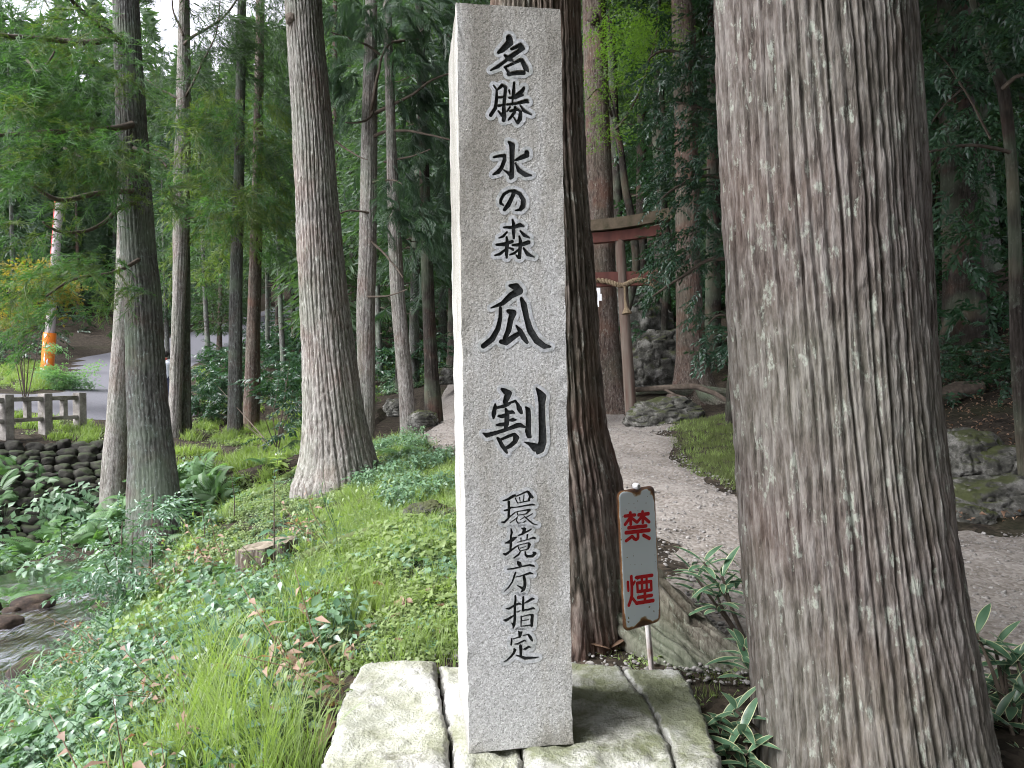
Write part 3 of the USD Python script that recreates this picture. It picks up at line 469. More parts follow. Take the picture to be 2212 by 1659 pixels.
# ------------------------------------------------------------------ the old stone wall on the far bank of the stream
wall = thing('stone_wall', 'dark mossy stone wall below the concrete railing across the stream', 'wall')
w0, w1 = np.array([-13.5, 12.9]), np.array([-7.35, 12.9])
ends = WALL[1:]
cum = np.r_[0, np.cumsum(np.linalg.norm(np.diff(ends, axis=0), axis=1))]
for row in range(13):
    s = 0.0
    while s < cum[-1]:
        L = rng.uniform(.18, .36)
        x = np.interp(s + L / 2, cum, [e[0] for e in ends]); y = np.interp(s + L / 2, cum, [e[1] for e in ends]) - .02 - row * .165 + rng.uniform(-.03, .03)
        v, f = rock(L * .58, .13, .11 * rng.uniform(.8, 1.25), row * 100 + int(s * 10), 2, .6, .9)
        if x > -12.6: obj('stone', (v, f), 'wall_stone', wall, smooth=60, loc=(x, y, float(H(x, y)) + .03))
        s += L

# ------------------------------------------------------------------ rocks by the path
def boulder(px, py, Y, sx_, sy_, sz_, seed, label, mat='limestone', sink=0.15, rough=.42):
    p = P(px, py, Y)
    v, f = rock(sx_, sy_, sz_, seed, 5, rough, .6)
    n = meshkit.fbm(v * 5 + seed, 4, seed) - .5
    v = v * (1 + .16 * n[:, None])
    return tag(obj('boulder', (v, f), mat, smooth=True, loc=(p[0], p[1], p[2] - sink * sz_)), label, 'rock')
boulder(1440, 895, 11.3, .60, .5, .34, 3, 'low mossy limestone boulder lying just right of the foot of the torii post')
boulder(1425, 775, 14.6, .66, .6, .72, 12, 'tall mossy limestone boulder with a bare white patch behind the torii post')
boulder(1355, 720, 17.5, 1.1, .8, 1.3, 23, 'dark craggy rock outcrop behind the torii between two trunks')
boulder(2085, 990, 6.4, .34, .35, .28, 31, 'pale limestone rock right of the big front trunk, upper one of the pile')
boulder(2185, 1010, 6.1, .30, .35, .22, 37, 'grey limestone rock cut by the right edge of the picture')
boulder(2140, 1085, 5.7, .42, .35, .24, 44, 'long grey rock at the edge of the gravel right of the big front trunk')
boulder(2090, 1130, 5.4, .20, .2, .16, 48, 'small pale rock lowest of the pile right of the big front trunk')
boulder(965, 812, 17.0, .34, .3, .24, 51, 'pale round boulder beside the far path left of the pillar')
boulder(912, 905, 10.6, .22, .2, .15, 55, 'small dark rock at the edge of the left path below a trunk')
boulder(925, 1112, 5.0, .17, .15, .11, 58, 'mossy brown rock in the grass left of the pillar', sink=.2)
boulder(980, 1120, 4.9, .13, .12, .09, 63, 'small grey rock in the grass touching the left side of the pillar', sink=.2)
boulder(860, 880, 13.0, .25, .2, .2, 66, 'flat slab rock leaning at the side of the left path')

# ------------------------------------------------------------------ the inscribed pillar
PO = P(1013, 1627, 1.93); PTH = math.radians(8.5)
pe, pn = np.array([math.cos(PTH), math.sin(PTH), 0]), np.array([math.sin(PTH), -math.cos(PTH), 0])
PWID, PDEP, PHEI = 0.290, 0.365, 2.045
pillar = thing('stone_pillar', 'tall square granite pillar carved with a column of black characters', 'stone pillar', PO, PTH)
def grid_box(w, d, h, st, amp):
    t = m3.Manifold.cube((w, d, h)).refine_to_length(st).to_mesh()
    v, tf = np.array(t.vert_properties[:, :3], float), np.array(t.tri_verts)
    n = np.stack([meshkit.fbm(v * 28, 3, s_) - .5 for s_ in (1, 2, 3)], -1)
    on = lambda a, lim: (np.abs(a) < 1e-6) | (np.abs(a - lim) < 1e-6)
    edge = (on(v[:, 0], w).astype(int) + on(v[:, 1], d) + on(v[:, 2], h)) >= 2
    n[:, 2] *= 0.6
    return v + n * np.where(edge, amp * 4.5, amp)[:, None], tf
v, f = grid_box(PWID, PDEP, PHEI, 0.035, 0.0016)
front = (v[:, 1] < 0.004)
v[front & (v[:, 0] > .012) & (v[:, 0] < PWID - .012) & (v[:, 2] > .012) & (v[:, 2] < PHEI - .012), 1] = 0.0
body = m3.Manifold(m3.Mesh(np.ascontiguousarray(v, np.float32), np.ascontiguousarray(f, np.uint32)))
to3 = np.array([[1, 0, 0, 0], [0, 0, -1, 0], [0, 1, 0, 0], [0, 0, 0, 1.0]])               # the xy plane of a glyph becomes the front face, +z towards the viewer
def tm_to_man(t): return m3.Manifold(m3.Mesh(np.ascontiguousarray(t.vertices, np.float32), np.ascontiguousarray(t.faces, np.uint32)))
DEPTH = 0.0075
for key, strokes in GLYPHS.items():
    g = unary_union([stroke_shape(s) for s in strokes]).buffer(0.0004).simplify(0.0003)
    cut = extrude(g, DEPTH + 0.02); cut.apply_translation((0, 0, -DEPTH)); cut.apply_transform(to3)
    body = body - tm_to_man(cut)
    halo = unary_union([g.buffer(0.0095, 6)]).simplify(0.0004).difference(g.buffer(0.0002))
    ht = extrude(halo, 0.003); ht.apply_translation((0, 0, -0.0022)); ht.apply_transform(to3)
    obj('smooth_border', ht, 'granite_smooth', pillar)
    pl = extrude(g.buffer(-0.00015), 0.002); pl.apply_translation((0, 0, -DEPTH - 0.0004)); pl.apply_transform(to3)
    obj('carved_character', pl, 'black_paint', pillar)
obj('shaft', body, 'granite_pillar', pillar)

# ------------------------------------------------------------------ its base of rough split stones
base = thing('pillar_base', 'rough slabs of pale mossy stone carrying the inscribed pillar', 'stone base')
ZB = float(PO[2])
def slab(pix, ys, h, seed, mat='granite_rough'):
    """A rough stone whose top outline is given in the place by pixel and distance on the base's top plane."""
    pts2 = [P(a, b, 1.0) - [0, 0, ZC] for a, b in pix]
    pts2 = [d * ((ZB - ZC) / d[2]) for d in pts2]
    poly = Polygon([p[:2] for p in pts2])
    x0, y0, x1, y1 = poly.bounds
    st = 0.011
    gx_, gy_ = np.meshgrid(np.arange(x0 - .02, x1 + .02, st), np.arange(y0 - .02, y1 + .02, st))
    q = np.stack([gx_, gy_], -1)
    sd = shapely.distance(poly.exterior, shapely.points(q)) * np.where(shapely.contains_xy(poly, q[..., 0], q[..., 1]), 1, -1)
    p3 = np.concatenate([q, np.zeros_like(q[..., :1])], -1)
    sd = sd + (meshkit.fbm(p3 * 14, 4, seed) - .5) * .030 + (meshkit.noise(p3 * 55, seed + 2) - .5) * .008
    n = (meshkit.fbm(p3 * 6, 5, seed + 3) - .5) * .05 + (meshkit.fbm(p3 * 30, 3, seed + 5) - .5) * .022
    z = np.where(sd > 0, n * smoothstep(0, .05, sd) - .010 * np.exp(-np.clip(sd, 0, 1) / .006), -h * smoothstep(0, .02, -sd)) + ys
    keep = sd > -.02
    f_ = grid_faces(gx_.shape[1], gx_.shape[0]); f_ = f_[keep.ravel()[f_].all(1)]
    use = np.unique(f_); idx = np.full(gx_.size, -1); idx[use] = np.arange(len(use))
    vv = np.stack([gx_, gy_, z + ZB], -1).reshape(-1, 3)[use]
    vv[:, :2] += np.stack([meshkit.fbm(vv * 20, 2, seed + 7) - .5, meshkit.fbm(vv * 20, 2, seed + 8) - .5], -1) * .01
    return obj('stone_slab', (vv, idx[f_]), mat, base, smooth=True)
slab([(782, 1434), (860, 1424), (940, 1428), (950, 1500), (962, 1580), (975, 1700), (990, 1800), (640, 1800), (700, 1640), (735, 1530)], 0.002, .26, 2)
slab([(953, 1430), (1060, 1428), (1120, 1432), (1122, 1560), (1130, 1640), (1120, 1800), (1004, 1800), (990, 1690), (972, 1560)], -.012, .26, 7)
slab([(1124, 1432), (1240, 1430), (1335, 1436), (1392, 1500), (1440, 1600), (1475, 1720), (1480, 1800), (1124, 1800), (1134, 1640), (1126, 1560)], .0, .26, 11, 'granite_mossy')
slab([(1342, 1437), (1470, 1440), (1500, 1490), (1535, 1590), (1560, 1640), (1575, 1800), (1488, 1800), (1446, 1596), (1398, 1500)], -.006, .26, 19, 'granite_mossy')
ground_under = float(H(0.1, 2.2))

# ------------------------------------------------------------------ the no smoking sign
SO = P(1383, 1205, 2.6); SY, SL = math.radians(30), math.radians(2.3)
sup = np.array([-math.sin(SL) * math.cos(SY), -math.sin(SL) * math.sin(SY), math.cos(SL)])
se = np.array([math.cos(SY) * math.cos(SL), math.sin(SY) * math.cos(SL), 0]); se /= np.linalg.norm(se); se -= sup * se.dot(sup); se /= np.linalg.norm(se)
sn = np.cross(se, sup)
sign = thing('warning_sign', 'rusty pale blue enamel sign with two red characters leaning in front of a root', 'sign')
def on_sign(t):
    v = np.asarray(t.vertices)
    return SO + v[:, :1] * se + v[:, 1:2] * sup + v[:, 2:3] * sn, np.asarray(t.faces)
SW, SH = .178, .512
gx_, gy_ = np.meshgrid(np.linspace(-.5, .5, 46) * SW, np.linspace(-.5, .5, 128) * SH)
R = .026
qx, qy = np.abs(gx_) - (SW / 2 - R), np.abs(gy_) - (SH / 2 - R)
sd = R - (np.hypot(np.maximum(qx, 0), np.maximum(qy, 0)) + np.minimum(np.maximum(qx, qy), 0))
# pull the outer vertices onto the rounded outline
cx, cy = np.clip(gx_, -(SW / 2 - R), SW / 2 - R), np.clip(gy_, -(SH / 2 - R), SH / 2 - R)
dd = np.hypot(gx_ - cx, gy_ - cy); kk = np.where(sd < 0, R / np.maximum(dd, 1e-9), 1.0)
X, Yv = cx + (gx_ - cx) * kk, cy + (gy_ - cy) * kk
sd = np.maximum(sd, 0)
zz = -.006 * np.exp(-sd / .006)
hole = np.minimum(np.hypot(X * 1.2, Yv - SH / 2 + .006), np.hypot(X * 1.2, Yv + SH / 2 - .012))
low = smoothstep(-.17, -.25, Yv)
rim = np.clip(1.02 - sd / (.013 + .005 * (X > .05) + .014 * low), 0, 1) + np.clip(1.05 - hole / .052, 0, 1) + np.clip(.85 - np.hypot(X - .075, Yv - .235) / .05, 0, 1)
rim = np.clip(rim, 0, 1) * .95 + .02
vv = np.stack([X, Yv, zz], -1).reshape(-1, 3)
ff = grid_faces(46, 128)
back = vv.copy(); back[:, 2] -= .0025
plate = trimesh.Trimesh(np.vstack([vv, back]), np.vstack([ff, ff[:, ::-1] + len(vv)]), process=False)
p = obj('plate', on_sign(plate), 'enamel_plate', sign, smooth=True)
primvar(p, 'rim', np.r_[rim.ravel(), rim.ravel()])
for key, strokes in SIGN_GLYPHS.items():
    t = extrude(unary_union([stroke_shape(s) for s in strokes]).simplify(.0003), .0012); t.apply_translation((0, 0, .0003))
    obj('red_character', on_sign(t), 'sign_red', sign)
foot = G(1415, 1440); foot = np.array([*P(1413, 1437, 2.66)[:2], 0]); foot[2] = float(H(foot[0], foot[1])) - .1
top = SO + sup * (SH / 2 - .012) - sn * .012
obj('post', tube(np.array([foot + (top - foot) * t for t in np.linspace(0, 1, 12)]), .0105, 12), 'post_white', sign, smooth=True)
bolt = SO + sup * (SH / 2 + .008)
obj('bolt', tube([bolt - sn * .012, bolt + sn * .004, bolt + sn * .012], [.012, .012, .008], 10), 'bolt_steel', sign, smooth=40)

# ------------------------------------------------------------------ the shrine gate on the path
torii = thing('torii_gate', 'weathered red wooden shrine gate standing over the gravel path', 'torii gate')
T0, T1 = P(1366, 935, 11.5), None
ax = np.array([-math.cos(.10), math.sin(.10), 0])                                         # along the beams, from the near post to the far one
up = np.array([-.030, 0, 1.0])
SPAN = 1.50
def beam(c0, c1, w, h, curve=0.0, n=24, taper=0.0):
    t = np.linspace(0, 1, n)
    c = c0 + (c1 - c0) * t[:, None]
    c[:, 2] += curve * (2 * t - 1) ** 2 * 1.0
    side = np.cross((c1 - c0) / np.linalg.norm(c1 - c0), [0, 0, 1.0])
    prof = [(-w / 2, -h / 2), (w / 2, -h / 2), (w / 2 + taper, h / 2), (-w / 2 - taper, h / 2)]
    v = np.stack([c + side * a + np.array([0, 0, b]) for a, b in prof], 1).reshape(-1, 3)
    f = grid_faces(4, n, True)
    o = (n - 1) * 4
    return v, np.vstack([f, [[0, 2, 1], [0, 3, 2], [o, o + 1, o + 2], [o, o + 2, o + 3]]])
for k_ in (0, 1):
    b0 = T0 + ax * SPAN * k_; b0[2] = float(H(b0[0], b0[1])) - .1
    hgt = T0[2] + 3.13 - b0[2]
    tp = b0 + (up * (1 if k_ == 0 else 1) + ax * .02 * (1 - 2 * k_)) * hgt
    n_ = 40
    pp = b0 + (tp - b0) * np.linspace(0, 1, n_)[:, None]
    obj('post', tube(pp, np.linspace(.098, .080, n_), 20), 'torii_worn', torii, smooth=True)
zl = T0[2]
def along(s, z): return T0 + ax * s + up * (z) + np.array([0, 0, 0.0])
obj('top_beam', beam(along(-.78, 3.36), along(SPAN + .78, 3.36), .24, .17, .16, taper=.03), 'torii_roof', torii, smooth=30)
obj('lintel', beam(along(-.62, 3.17), along(SPAN + .62, 3.17), .15, .16, .10), 'torii_red', torii, smooth=30)
obj('tie_beam', beam(along(-.52, 2.50), along(SPAN + .52, 2.50), .10, .23), 'torii_red', torii, smooth=30)
obj('strut', beam(along(SPAN / 2, 2.60), along(SPAN / 2 + .001, 3.1), .16, .16), 'torii_red', torii)
# the rice straw rope tied to it
rope = thing('straw_rope', 'twisted rice straw rope slung along the torii below its tie beam', 'rope')
def twisted(curve_pts, r, turns, strands=3):
    t = np.linspace(0, 1, 150); cp = np.array(curve_pts, float)
    u = np.linspace(0, 1, len(cp))
    from scipy.interpolate import CubicSpline
    c = CubicSpline(u, cp)(t)
    tg = np.gradient(c, axis=0); tg /= np.linalg.norm(tg, axis=1, keepdims=True)
    a = np.cross(tg, [0, 0, 1.0]); a /= np.linalg.norm(a, axis=1, keepdims=True) + 1e-9; b = np.cross(tg, a)
    s = Soup()
    for k_ in range(strands):
        ph = 2 * np.pi * (turns * t + k_ / strands)
        s.add(*tube(c + r * .55 * (np.cos(ph)[:, None] * a + np.sin(ph)[:, None] * b), r * .62, 7))
    return s.tm()
rp = lambda px, py, Y: P(px, py, Y)
obj('rope', twisted([rp(1418, 622, 11.25), rp(1395, 607, 11.25), rp(1368, 607, 11.28), rp(1348, 616, 11.3), rp(1325, 612, 11.35), rp(1290, 606, 11.5), rp(1230, 612, 11.6), rp(1150, 608, 11.7), rp(1060, 612, 11.75)], .040, 19, 2), 'straw', rope, smooth=True)
kn = rp(1350, 618, 11.22)
obj('tassel', tube([kn, kn + [0.0, 0, -.22], kn + [.01, -.02, -.34], kn + [.02, -.03, -.44]], [.022, .02, .03, .085], 9), 'straw', rope, smooth=30)
for q_, (px, zq) in enumerate(((1289, 0), (1180, 0))):
    s = Soup()
    o = rp(px, 622, 11.5)
    for st_ in range(3):
        a_ = o + np.array([.035 * (st_ % 2) - .012 * st_ + .02, -.01 - .004 * st_, -.10 * st_])
        s.add([a_ + [-.035, 0, 0], a_ + [.035, 0, 0], a_ + [.035, 0, -.11], a_ + [-.035, 0, -.11], a_ + [-.035, .003, 0], a_ + [.035, .003, 0], a_ + [.035, .003, -.11], a_ + [-.035, .003, -.11]],
              [[0, 2, 1], [0, 3, 2], [4, 5, 6], [4, 6, 7], [0, 1, 5], [0, 5, 4], [2, 3, 7], [2, 7, 6], [0, 4, 7], [0, 7, 3], [1, 2, 6], [1, 6, 5]])
    obj('paper_streamer', s.tm(), 'paper_white', rope)

# ------------------------------------------------------------------ the concrete railing across the stream
rail = thing('concrete_railing', 'old concrete bridge railing with square posts beside the road', 'railing')
fa, fb = P(-40, 948, 12.9), P(173, 931, 14.8)
d_ = (fb - fa); L_ = np.linalg.norm(d_[:2]); d_ /= np.linalg.norm(d_); az = math.atan2(d_[1], d_[0])
def post(s, w, h, name, z0=-.15):
    p_ = fa + d_ * s
    obj(name, rbox(w, w * 1.15, h - z0, .012, (p_[0], p_[1], p_[2] + (h + z0) / 2), az), 'concrete_grey', rail, smooth=40)
px_at = lambda px: None
posts_s = []
for px in (-40, 13, 97, 172):
    best = min(np.linspace(0, np.linalg.norm(fb - fa), 400), key=lambda s: abs((fa + d_ * s)[0] / (fa + d_ * s)[1] * FPX + 1106 - px - 0))
    posts_s.append(best)
for s in posts_s: post(s, .17, .80, 'post')
for a_, b_ in zip(posts_s[:-1], posts_s[1:]):
    for (z_, h_, w_) in ((.70, .085, .13), (.30, .075, .11)):
        c_ = (fa + d_ * ((a_ + b_) / 2)) + [0, 0, z_]
        obj('rail', rbox(b_ - a_ - .17, w_, h_, .01, c_, az), 'concrete_grey', rail, smooth=40)
    c_ = fa + d_ * ((a_ + b_) / 2 + .02)
    obj('baluster', rbox(.10, .11, .322, .008, (c_[0], c_[1], c_[2] + .4985), az), 'concrete_grey', rail, smooth=40)

# ------------------------------------------------------------------ utility pole with its orange guard
up0 = P(101, 812, 25.0); up1 = P(126, 470, 25.0); dirp = (up1 - up0) / np.linalg.norm(up1 - up0)
pole = thing('utility_pole', 'pale utility pole with an orange and white guard round its foot', 'utility pole')
n_ = 30
obj('pole', tube(up0 - dirp * .3 + dirp * np.linspace(0, 6.4, n_)[:, None], np.linspace(.165, .125, n_), 18), 'pole_concrete', pole, smooth=True)
obj('guard', tube(up0 - dirp * .1 + dirp * np.linspace(0, 1.62, 8)[:, None], .205, 22, False), 'orange_cover', pole, smooth=True)
for q_, (h_, ang, a_, b_) in enumerate(((1.42, -1.7, .10, .07), (1.05, -1.2, .12, .06), (1.12, -1.9, .06, .07), (.62, -1.55, .035, .16), (.50, -1.1, .05, .10), (.20, -1.9, .13, .09), (.13, -1.2, .10, .08), (.33, -1.3, .07, .05))):
    th_ = np.linspace(0, 2 * np.pi, 16, endpoint=False)
    rr = 1 + .35 * np.sin(3 * th_ + q_ * 1.3) * .8
    au, hv = ang + a_ * 2.6 * np.cos(th_) * rr, h_ + b_ * np.sin(th_) * rr
    e1 = np.cross(dirp, [0, 1.0, 0]); e1 /= np.linalg.norm(e1); e2 = np.cross(dirp, e1)
    shape = up0[None] + dirp * hv[:, None] + .2085 * (np.cos(au)[:, None] * np.array([1.0, 0, 0]) + np.sin(au)[:, None] * np.array([0, 1.0, 0]))
    cen = up0 + dirp * h_ + .2100 * np.array([math.cos(ang), math.sin(ang), 0])
    v = np.vstack([shape, cen]); obj('printed_mark', (v, np.array([[i_, (i_ + 1) % 16, 16] for i_ in range(16)])), 'white_print', pole)
obj('red_stripe', tube(up0 + dirp * np.linspace(3.2, 6.2, 6)[:, None] + np.array([-.11, -.06, 0]), .030, 8), 'pole_red', pole, smooth=True)

# ------------------------------------------------------------------ the walker half hidden between two trunks
def person_at(base_p, h=1.66):
    t = thing('person', 'walker in a pale grey shirt seen from behind between two trunks', 'person', base_p, 0.5)
    s = h / 1.66
    J = {'hipL': (-.09, 0, .86, .095), 'hipR': (.09, 0, .86, .095), 'kneeL': (-.10, .04, .46, .058), 'kneeR': (.10, -.05, .46, .058), 'ankL': (-.10, .0, .07, .040), 'ankR': (.10, -.14, .09, .040), 'toeL': (-.11, .15, .03, .03), 'toeR': (.11, .0, .03, .03),
         'pel': (0, 0, .92, .125), 'wai': (0, 0, 1.06, .115), 'che': (0, 0.01, 1.25, .135), 'shL': (-.165, 0, 1.36, .055), 'shR': (.165, 0, 1.36, .055), 'nec': (0, .01, 1.43, .05), 'heB': (0, .02, 1.50, .065), 'heT': (0, .02, 1.57, .085),
         'elL': (-.23, -.06, 1.09, .042), 'elR': (.23, .05, 1.09, .042), 'wrL': (-.22, .08, .87, .029), 'wrR': (.22, .20, .90, .029)}
    def hull(*names): return m3.Manifold.batch_hull([m3.Manifold.sphere(J[n][3] * s, 18).translate([c * s for c in J[n][:3]]) for n in names])
    body = m3.Manifold()
    for a in (('hipL', 'kneeL'), ('hipR', 'kneeR'), ('kneeL', 'ankL'), ('kneeR', 'ankR'), ('ankL', 'toeL'), ('ankR', 'toeR'), ('hipL', 'hipR', 'pel'), ('pel', 'wai'), ('wai', 'che'), ('che', 'shL', 'shR'), ('che', 'nec'), ('nec', 'heB'), ('heB', 'heT'), ('shL', 'elL'), ('shR', 'elR'), ('elL', 'wrL'), ('elR', 'wrR')):
        body = body + hull(*a)
    for sd_ in (-1, 1):                                                                    # ears, hands with five fingers
        body = body + m3.Manifold.sphere(.022 * s, 10).scale([.5, 1, 1.4]).translate([sd_ * .083 * s, .02 * s, 1.545 * s])
        wx, wy, wz = J['wrL' if sd_ < 0 else 'wrR'][:3]
        palm = m3.Manifold.batch_hull([m3.Manifold.sphere(.013 * s, 10).translate([wx * s, (wy + dy) * s, (wz - dz) * s]) for dy, dz in ((-.02, .02), (.02, .02), (-.03, .09), (.03, .09))])
        body = body + palm
        for k_, (dy, L) in enumerate(((-.027, .055), (-.009, .068), (.010, .064), (.027, .05), (.042, .03))):
            z0 = .085 if k_ < 4 else .04
            body = body + m3.Manifold.batch_hull([m3.Manifold.sphere(.0085 * s, 8).translate([wx * s, (wy + dy) * s, (wz - z0) * s]), m3.Manifold.sphere(.007 * s, 8).translate([(wx - sd_ * .012) * s, (wy + dy * 1.2) * s, (wz - z0 - L) * s])])
    body = body + m3.Manifold.batch_hull([m3.Manifold.sphere(.012 * s, 8).translate([0, .11 * s, 1.535 * s]), m3.Manifold.sphere(.008 * s, 8).translate([0, .10 * s, 1.575 * s])])
    obj('body', body.refine_to_length(.03), 'skin', t, smooth=60)
    shirt = m3.Manifold()
    K = dict(J)
    for n in K: J[n] = (*K[n][:3], K[n][3] + .014)
    J['slL'], J['slR'] = (-.215, -.045, 1.15, .062), (.215, .04, 1.15, .062)
    for a in (('pel', 'wai'), ('wai', 'che'), ('che', 'shL', 'shR'), ('shL', 'slL'), ('shR', 'slR')): shirt = shirt + hull(*a)
    obj('shirt', shirt.refine_to_length(.04), 'shirt_white', t, smooth=60)
    J['col'] = (0, .005, 1.405, .066)
    obj('collar', hull('col', 'nec'), 'collar_red', t, smooth=60)
    tr = m3.Manifold()
    for n in K: J[n] = (*K[n][:3], K[n][3] + .011)
    J['cuL'], J['cuR'] = (-.10, .01, .10, .06), (.10, -.13, .12, .06)
    for a in (('hipL', 'hipR', 'pel'), ('hipL', 'kneeL'), ('hipR', 'kneeR'), ('kneeL', 'cuL'), ('kneeR', 'cuR')): tr = tr + hull(*a)
    obj('trousers', tr.refine_to_length(.05), 'trousers_navy', t, smooth=60)
    hair = m3.Manifold.sphere(.102 * s, 24).scale([1, 1.08, 1.05]).translate([0, .005 * s, 1.58 * s])
    face = m3.Manifold.sphere(.11 * s, 20).translate([0, .13 * s, 1.535 * s])
    obj('hair', hair - face, 'hair_black', t, smooth=60)
q_ = P(360, 950, 19.0); q_[2] = float(H(q_[0], q_[1]))
hp = P(360, 815, 19.0)[2] - q_[2]
person_at(q_, float(np.clip(hp, 1.5, 1.75)))

# ------------------------------------------------------------------ the stump
def stump():
    c = G(560, 1235); c = np.array([P(578, 1200, 4.6)[0], 4.6, 0.0]); c[2] = float(H(c[0], c[1]))
    t = thing('tree_stump', 'short weathered sawn stump half hidden by leaves on the bank', 'stump', c)
    th_ = np.linspace(0, 2 * np.pi, 72, endpoint=False)
    rows = []
    zs_ = np.linspace(-.25, .24, 30)
    for z_ in zs_:
        r_ = .15 + .012 * np.abs(np.sin(11 * th_ + 3 * np.sin(4 * th_))) + .10 * np.exp(-(z_ + .12) / .12) * (.5 + .5 * np.sin(3 * th_ + .7)) * .8 + .012 * np.sin(9 * th_ + 2) + .018 * (meshkit.fbm(np.stack([np.cos(th_) * 4, np.sin(th_) * 4, 0 * th_ + z_ * 2], -1), 3, 3) - .5) * 2
        rows.append(np.stack([r_ * np.cos(th_) * 1.15, r_ * np.sin(th_), 0 * th_ + z_ + (.03 * np.cos(th_) if z_ > .2 else 0)], -1))
    v = np.array(rows).reshape(-1, 3)
    p = obj('trunk', (v, grid_faces(72, 30, True)), 'bark_brown', t, smooth=True); primvar(p, 'ridge', .3 + .6 * meshkit.noise(np.c_[np.cos(np.tile(th_, 30)) * 9, np.sin(np.tile(th_, 30)) * 9, v[:, 2] * 3], 4))
    topv = [rows[-1] * [k_, k_, 1] + [0, 0, .004 * (1 - k_) + .006 * math.sin(k_ * 25)] for k_ in np.linspace(1, .02, 14)]
    obj('cut_face', (np.array(topv).reshape(-1, 3), grid_faces(72, 14, True)), 'cut_wood', t, smooth=True)
stump()
# mossy root running right from the stump
c = P(650, 1210, 4.5)
rt = np.array([[P(x_, 0, 4.5)[0], 4.5 + .05 * i_, 0] for i_, x_ in enumerate((610, 660, 720, 790, 850))])
rt[:, 2] = H(rt[:, 0], rt[:, 1]) + .035
tag(obj('mossy_root', tube(rt, [.05, .055, .05, .04, .02], 12), 'moss_green', smooth=True), 'moss covered root running right from the stump in the grass', 'root')
# ------------------------------------------------------------------ sprigs, fronds, leaves
def kite(s, o, d, side, L, w, mid=.45, droop=0.0):
    o, d, side = np.asarray(o, float), np.asarray(d, float), np.asarray(side, float)
    m = o + d * L * mid + np.array([0, 0, -droop * L * .25]); t = o + d * L + np.array([0, 0, -droop * L])
    s.add([o, m - side * w / 2, t, m + side * w / 2], [[0, 1, 2], [0, 2, 3]])
def leaf(s, o, d, up_, L, w, fold=.25, droop=.15, fine=False):
    """A leaf folded along its midrib."""
    d = d / np.linalg.norm(d); side = np.cross(d, up_); side /= np.linalg.norm(side) + 1e-9; nrm = np.cross(side, d)
    if not fine:
        m = o + d * L * .42; t = o + d * L - nrm * droop * L
        l, r = m - side * w / 2 + nrm * fold * w / 2, m + side * w / 2 + nrm * fold * w / 2
        s.add([o, l, t, r, m], [[0, 4, 1], [1, 4, 2], [0, 3, 4], [3, 2, 4]])
    else:
        a = np.array([.0, .14, .34, .58, .82, 1.0]); ww = np.array([.05, .62, 1.0, .88, .42, .02]) * w / 2
        c = o + d * (L * a)[:, None] - nrm * (droop * L * a ** 2)[:, None]
        l = c - side * ww[:, None] + nrm * (fold * ww)[:, None]; r = c + side * ww[:, None] + nrm * (fold * ww)[:, None]
        v = np.stack([l, c, r], 1).reshape(-1, 3)
        s.add(v, grid_faces(3, 6))
def rdir(rng, zlo=-.3, zhi=.6):
    a = rng.uniform(0, 2 * np.pi); z = rng.uniform(zlo, zhi); h = math.sqrt(max(1e-6, 1 - z * z))
    return np.array([h * math.cos(a), h * math.sin(a), z])
def needle_spray(seed, L=.42, n=80, nl=.085, w=.0075, droop=.35, spread=.95):
    rng = np.random.default_rng(seed); s = Soup()
    subs = [(0, 0.0, 1.0)] + [(rng.uniform(.05, .75), rng.uniform(-1.0, 1.0), rng.uniform(.35, .6)) for _ in range(6)]
    for t0, ang, ln in subs:
        o0 = np.array([t0 * L, 0, -droop * L * t0 * t0]); dd = np.array([math.cos(ang), math.sin(ang), rng.uniform(-.25, .1)])
        for _ in range(max(4, int(n * ln / 3.6))):
            u = rng.uniform(.05, 1.0) * ln * L
            o = o0 + dd * u + np.array([0, 0, -droop * u * u / L])
            d = dd * rng.uniform(.55, 1.1) + rdir(rng, -.7, .7) * spread * .7 + np.array([0, 0, -.12]); d /= np.linalg.norm(d)
            side = np.cross(d, rdir(rng, -.2, 1)); side /= np.linalg.norm(side) + 1e-9
            kite(s, o, d, side, nl * rng.uniform(.6, 1.25), w, .4, rng.uniform(0, .25))
        v, f = tube([o0, o0 + dd * ln * L * .5 + [0, 0, -droop * .25 * ln * ln * L], o0 + dd * ln * L + [0, 0, -droop * ln * ln * L]], [.004, .003, .001], 3, False)
        s.add(v, f)
    return s.tm()
def cypress_frond(seed, L=.42, w=.011):
    rng = np.random.default_rng(seed); s = Soup(); N = 11
    for i in range(N):
        t = i / N; x = t * L
        for sd in (-1, 1):
            ln = L * (.44 * (1 - t) ** .8 + .08) * rng.uniform(.65, 1.2)
            o = np.array([x, 0, -.55 * x * x / L]); d = np.array([.75, sd * .7, -.18 - .5 * t]); d /= np.linalg.norm(d)
            side = np.array([-d[1], d[0], rng.uniform(-.4, .4)])
            kite(s, o, d, side, ln, w * .8, .5, .45)
            for q in (.25, .5, .75):
                o2 = o + d * ln * q + np.array([0, 0, -.2 * ln * q * q])
                for sg in (-1, 1):
                    d2 = d + np.array([.35 * sg, -sg * sd * .65, rng.uniform(-.5, .05)]); d2 /= np.linalg.norm(d2)
                    kite(s, o2, d2, np.array([-d2[1], d2[0], rng.uniform(-.4, .4)]), ln * .36 * rng.uniform(.7, 1.2), w, .5, .4)
    return s.tm()
